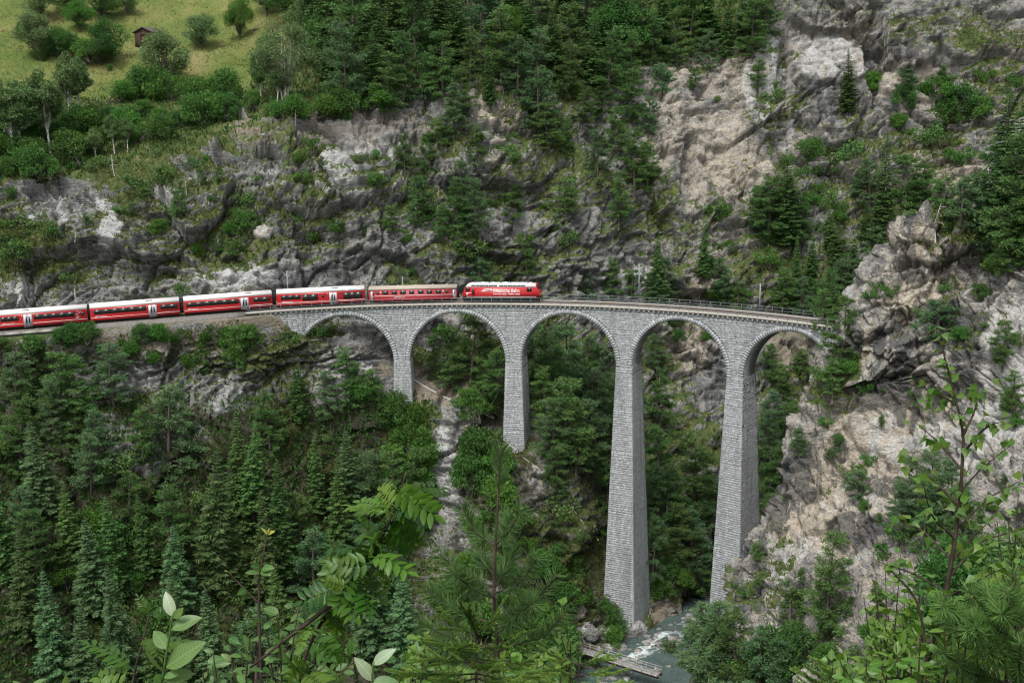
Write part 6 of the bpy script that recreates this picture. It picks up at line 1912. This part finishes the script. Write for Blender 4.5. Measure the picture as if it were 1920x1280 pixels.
leafy_mass('honeysuckle_shrub', 'dense low leafy shrub filling the bottom edge around the rowan', 'shrub', 520, 3.1, spots, LS, 0.036, 1.05, per=11)
spots = [(790, 1220), (820, 1240), (800, 1190), (840, 1200), (1040, 1150), (1060, 1130), (1050, 1180), (1020, 1210), (990, 1230), (1070, 1200), (1030, 1250), (770, 1262), (860, 1265), (1060, 1260)]
leafy_mass('birch_sapling', 'low green leafy sapling around the young pine at the bottom', 'sapling', 930, 3.9, spots, [leaf_proto(0.04, 0.032, M_BLEAF, fold=0.15, heart=1.0)], 0.04, 0.95, per=12)

# needles on a twig
def brush(pts, n, ln, wd, ang=0.9, fwd=0.6, taper=True, flat=0.0):
    pts = np.asarray(pts, float)
    tt = np.linspace(0, 1, len(pts)); w = rng.uniform(0, 1, n)
    p = np.stack([np.interp(w, tt, pts[:, k]) for k in range(3)], -1)
    T = np.gradient(pts, axis=0); T = np.stack([np.interp(w, tt, T[:, k]) for k in range(3)], -1)
    T /= np.linalg.norm(T, axis=1)[:, None]
    d, a = rot_frame(T)
    dv = d * fwd + a * ang
    L = ln * rng.uniform(0.75, 1.15, n)
    return diamonds(p, dv, L, np.full(n, wd))

def conifer_sapling(name, label, trunk_px, Y, branches, mat_old, mat_new, needle, wd, dens, r0=0.010, new_len=0.0, new_n=0, trunk_needles=0.35):
    pl_ = NearPlant(name, trunk_px[0][0], Y, label, 'sapling')
    T = pl_.stem([at(x, y, Y) for x, y in trunk_px], r0, r0 * 0.35, 'trunk', M_TWIG, from_ground=True)
    VO, VN = [], []
    for br in branches:
        pts = [at(x, y, Y + dy) for x, y, dy in br]
        B = pl_.stem(pts, r0 * 0.42, r0 * 0.2, 'branch', M_TWIG)
        Lb_ = float(np.linalg.norm(np.diff(B, axis=0), axis=1).sum())
        VO.append(brush(B[len(B) // 4:], int(dens * Lb_), needle, wd))
        if new_n:
            for k in range(max(2, int(new_n * Lb_))):
                i = rng.integers(len(B) // 4, len(B)); p0 = B[i]
                if k == 0: p0, i = B[-1], len(B) - 1
                d0 = B[min(i, len(B) - 1)] - B[max(0, i - 2)]; d0 /= np.linalg.norm(d0) + 1e-9
                sd_ = np.cross(d0, [0, 0, 1]); sg = rng.choice([-1, 1])
                d1 = d0 * 0.9 + sd_ * sg * (0 if k == 0 else rng.uniform(0.5, 0.9)) + np.array([0, 0, rng.uniform(-0.1, 0.35)])
                p1 = p0 + d1 / np.linalg.norm(d1) * new_len * rng.uniform(0.6, 1.3)
                VN.append(brush(np.linspace(p0, p1, 4), int(dens * 1.6 * new_len), needle * 0.75, wd * 1.1, 0.55, 0.85))
    k0 = int(len(T) * (1 - trunk_needles))
    VO.append(brush(T[k0:], int(dens * 0.8 * np.linalg.norm(T[-1] - T[k0])), needle, wd, 0.8, 0.9))
    VO = np.concatenate(VO)
    o = pl_.mesh('needles', leaf_mesh('needles', VO, rng.uniform(0, 1, len(VO) // 4), mat_old)); tag(o, kind='stuff')
    if VN:
        VN = np.concatenate(VN)
        o = pl_.mesh('fresh_shoots', leaf_mesh('fresh_shoots', VN, rng.uniform(0, 1, len(VN) // 4), mat_new)); tag(o, kind='stuff')
    return pl_
conifer_sapling('pine_sapling', 'young pine with long needles standing in front of the second pier', [(936, 1340), (932, 1200), (926, 1110), (930, 1010), (935, 910), (938, 838)], 3.4,
    [[(930, 1022, 0), (900, 1005, .05), (866, 950, .1)], [(930, 1020, 0), (950, 1000, -.05), (978, 955, -.1)], [(927, 1100, 0), (880, 1085, .1), (826, 1040, .2)], [(927, 1112, 0), (975, 1090, -.1), (1008, 1045, -.15)],
     [(928, 1120, 0), (890, 1105, -.15), (850, 1075, -.25)], [(930, 1170, 0), (870, 1150, .1), (798, 1105, .2)], [(931, 1180, 0), (990, 1140, .1), (1045, 1075, .2)], [(931, 1190, 0), (960, 1160, -.2), (1000, 1130, -.3)], [(930, 1030, 0), (945, 1010, .15), (950, 965, .3)],
     [(932, 1215, 0), (860, 1200, .1), (790, 1170, .2)], [(932, 1220, 0), (1000, 1200, .1), (1060, 1150, .1)], [(929, 1100, 0), (945, 1070, .3), (960, 1030, .4)], [(930, 1080, 0), (905, 1050, .25), (900, 1010, .35)], [(932, 1240, 0), (880, 1230, -.2), (830, 1215, -.3)]],
    M_NEEDLE, None, 0.052, 0.0028, 1500, r0=0.009, trunk_needles=0.16)
conifer_sapling('spruce_sapling', 'small spruce sapling with bright green shoots at the bottom centre', [(893, 1340), (893, 1250), (892, 1190), (893, 1128)], 2.9,
    [[(893, 1190, 0), (870, 1180, .02), (842, 1158, .04)], [(893, 1188, 0), (912, 1175, 0), (930, 1150, 0)], [(893, 1188, 0), (885, 1170, -.05), (872, 1145, -.1)], [(893, 1215, 0), (850, 1212, .05), (812, 1200, .1)], [(893, 1215, 0), (930, 1215, -.05), (962, 1200, -.1)],
     [(893, 1240, 0), (840, 1240, 0), (790, 1230, .05)], [(893, 1240, 0), (950, 1245, 0), (1000, 1238, 0)], [(893, 1262, 0), (830, 1265, .1), (770, 1262, .1)], [(893, 1262, 0), (960, 1270, .1), (1040, 1255, .15)], [(893, 1225, 0), (880, 1220, -.15), (860, 1215, -.3)], [(893, 1250, 0), (910, 1250, -.2), (935, 1255, -.3)],
     [(893, 1270, 0), (850, 1280, -.1), (800, 1290, -.1)], [(893, 1270, 0), (940, 1285, -.1), (990, 1285, -.1)]], M_SNEEDLE, M_SHOOT, 0.011, 0.0022, 3000, r0=0.006, new_len=0.055, new_n=60, trunk_needles=0.1)
conifer_sapling('spruce_sapling', 'tiny spruce tip with bright shoots beside the footbridge', [(1088, 1340), (1086, 1270), (1083, 1208)], 3.1,
    [[(1085, 1245, 0), (1060, 1238, 0), (1040, 1230, 0)], [(1085, 1245, 0), (1110, 1240, 0), (1128, 1235, 0)], [(1085, 1265, 0), (1050, 1262, 0), (1020, 1258, 0)], [(1085, 1265, 0), (1120, 1262, 0), (1145, 1262, 0)], [(1086, 1280, 0), (1050, 1285, -.1), (1010, 1280, -.1)], [(1086, 1280, 0), (1120, 1284, .1), (1150, 1285, .1)]],
    M_SNEEDLE, M_SHOOT, 0.011, 0.0022, 3000, r0=0.005, new_len=0.05, new_n=60, trunk_needles=0.15)
bl = []
for k in range(64):
    x1 = rng.uniform(1515, 1900); y1 = 1290 - (x1 - 1500) * rng.uniform(0.15, 0.62) + rng.uniform(-25, 40)
    y1 = max(1075 + abs(x1 - 1700) * 0.25, y1)
    dy = rng.uniform(-.5, .5)
    bl.append([(1740, min(1340, y1 + 90), 0), ((1740 + x1) / 2, y1 + 45, dy / 2), (x1, y1, dy)])
conifer_sapling('spruce_sapling', 'bushy spruce with bright fresh shoots at the bottom right', [(1742, 1400), (1738, 1250), (1720, 1130), (1672, 1070)], 4.2, bl, M_SNEEDLE, M_SHOOT, 0.014, 0.0036, 1500, r0=0.010, new_len=0.075, new_n=18, trunk_needles=0.2)
bl = []
for k in range(22):
    x1 = 1905 + rng.uniform(-150, 60); y1 = rng.uniform(1090, 1280)
    bl.append([(1908, min(1330, y1 + 70), 0), ((1908 + x1) / 2, y1 + 45, rng.uniform(-.15, .15)), (x1, y1, rng.uniform(-.3, .3))])
conifer_sapling('pine_sapling', 'bright green young pine in the bottom right corner', [(1912, 1400), (1910, 1250), (1906, 1150), (1900, 1075)], 3.3, bl, M_NEEDLE2, None, 0.05, 0.0028, 1500, r0=0.012, trunk_needles=0.3)

# birch sapling on the right
LB = [leaf_proto(0.046, 0.038, M_BLEAF, fold=0.15, curl=0.15, heart=1.0, tip=1.1), leaf_proto(0.040, 0.034, M_BLEAF, fold=0.25, curl=0.25, heart=1.0, tip=1.2)]
Yb = 4.3
bs = NearPlant('birch_sapling', 1775, Yb, 'slender birch sapling with heart shaped leaves rising on the right', 'sapling')
tr_ = bs.stem([at(1770, 1360, Yb), at(1772, 1130, Yb), at(1788, 1030, Yb), at(1801, 920, Yb), at(1806, 830, Yb), at(1790, 740, Yb), at(1768, 655, Yb), at(1762, 615, Yb)], 0.013, 0.002, 'trunk', from_ground=True)
brs = [tr_]
for br in [[(1803, 880, 0), (1760, 830, .1), (1715, 790, .2)], [(1800, 950, 0), (1740, 890, .15), (1690, 850, .3)], [(1805, 850, 0), (1850, 800, -.1), (1880, 790, -.2)], [(1795, 990, 0), (1860, 930, .1), (1915, 900, .2)], [(1785, 1050, 0), (1720, 990, .2), (1650, 975, .3)],
           [(1780, 1080, 0), (1850, 1010, .1), (1925, 990, .2)], [(1776, 1110, 0), (1700, 1070, .1), (1640, 1050, .2)], [(1804, 820, 0), (1830, 760, 0), (1835, 720, 0)], [(1795, 760, 0), (1760, 740, .1), (1735, 740, .1)], [(1790, 1010, 0), (1745, 960, -.2), (1730, 900, -.3)],
           [(1801, 920, 0), (1850, 870, .2), (1900, 830, .3)], [(1774, 1120, 0), (1830, 1090, -.2), (1890, 1060, -.3)], [(1780, 1060, 0), (1830, 1000, .3), (1870, 960, .4)]]:
    brs.append(bs.stem([at(x, y, Yb + dy) for x, y, dy in br], 0.005, 0.0012, 'branch'))
for bi, B in enumerate(brs):
    n = 40 if bi == 0 else 17
    for k in range(n):
        i = rng.integers(int(len(B) * (0.45 if bi == 0 else 0.2)), len(B))
        d = Vector((rng.normal(0, 1), rng.normal(0, 0.7), rng.normal(-0.55, 0.5)))
        bs.leaf(LB[k % 2], B[i] + rng.normal(0, 0.018, 3), d, tow(), rng.uniform(0.7, 1.15), rng.normal(0, 0.4))
spots = [(1890, 960), (1915, 1000), (1860, 1020), (1900, 1050), (1840, 1060), (1880, 1090), (1690, 1030), (1660, 1060), (1640, 1090), (1720, 1080), (1910, 920), (1870, 980), (1620, 1120), (1820, 1110)]
leafy_mass('birch_sapling', 'bushy birch sapling crowding the right edge', 'sapling', 1800, 5.0, spots, LB, 0.046, 0.95, per=14)
spots = [(1560, 1240), (1590, 1225), (1620, 1235), (1650, 1215), (1600, 1262), (1540, 1265), (1690, 1240), (1720, 1262), (1760, 1245), (1800, 1255)]
leafy_mass('honeysuckle_shrub', 'low leafy shrub beneath the bright spruce at the bottom right', 'shrub', 1640, 3.8, spots, LS, 0.036, 1.2, per=12)

spots = [(1545 + 16 * k + rng.uniform(-8, 8), 1225 - 7 * k + rng.uniform(-30, 45)) for k in range(24)]
leafy_mass('birch_sapling', 'bright leafy birch growth filling the bottom right in front of the ridge', 'sapling', 1740, 4.6, spots, [leaf_proto(0.046, 0.038, M_BRIGHT, fold=0.15, curl=0.15, heart=1.0, tip=1.1)], 0.046, 0.95, per=16)
spots = [(1560 + 15 * k, 1262 - 5 * k + rng.uniform(-22, 22)) for k in range(24)]
leafy_mass('honeysuckle_shrub', 'dense bright green shrub along the bottom right edge', 'shrub', 1730, 3.5, spots, [leaf_proto(0.040, 0.021, M_BRIGHT, fold=0.3, curl=0.1)], 0.036, 1.1, per=14)
spots = [(760 + 14 * k, 1235 + rng.uniform(-45, 30)) for k in range(22)]
leafy_mass('honeysuckle_shrub', 'fresh green undershrub behind the young pine at the bottom centre', 'shrub', 900, 4.4, spots, [leaf_proto(0.046, 0.026, M_BRIGHT, fold=0.3, curl=0.1)], 0.036, 1.1, per=14)

spots = [(rng.uniform(1630, 1930), 0) for k in range(34)]
spots = [(x, max(985 + (1920 - x) * 0.35, 1000) + rng.uniform(0, 190)) for x, _ in spots]
leafy_mass('birch_sapling', 'thicket of bright birch shoots behind the bottom right spruce', 'sapling', 1850, 5.6, spots, [leaf_proto(0.050, 0.040, M_BRIGHT, fold=0.15, curl=0.15, heart=1.0, tip=1.1), LB[0]], 0.046, 1.05, per=20, stem_r=0.004)
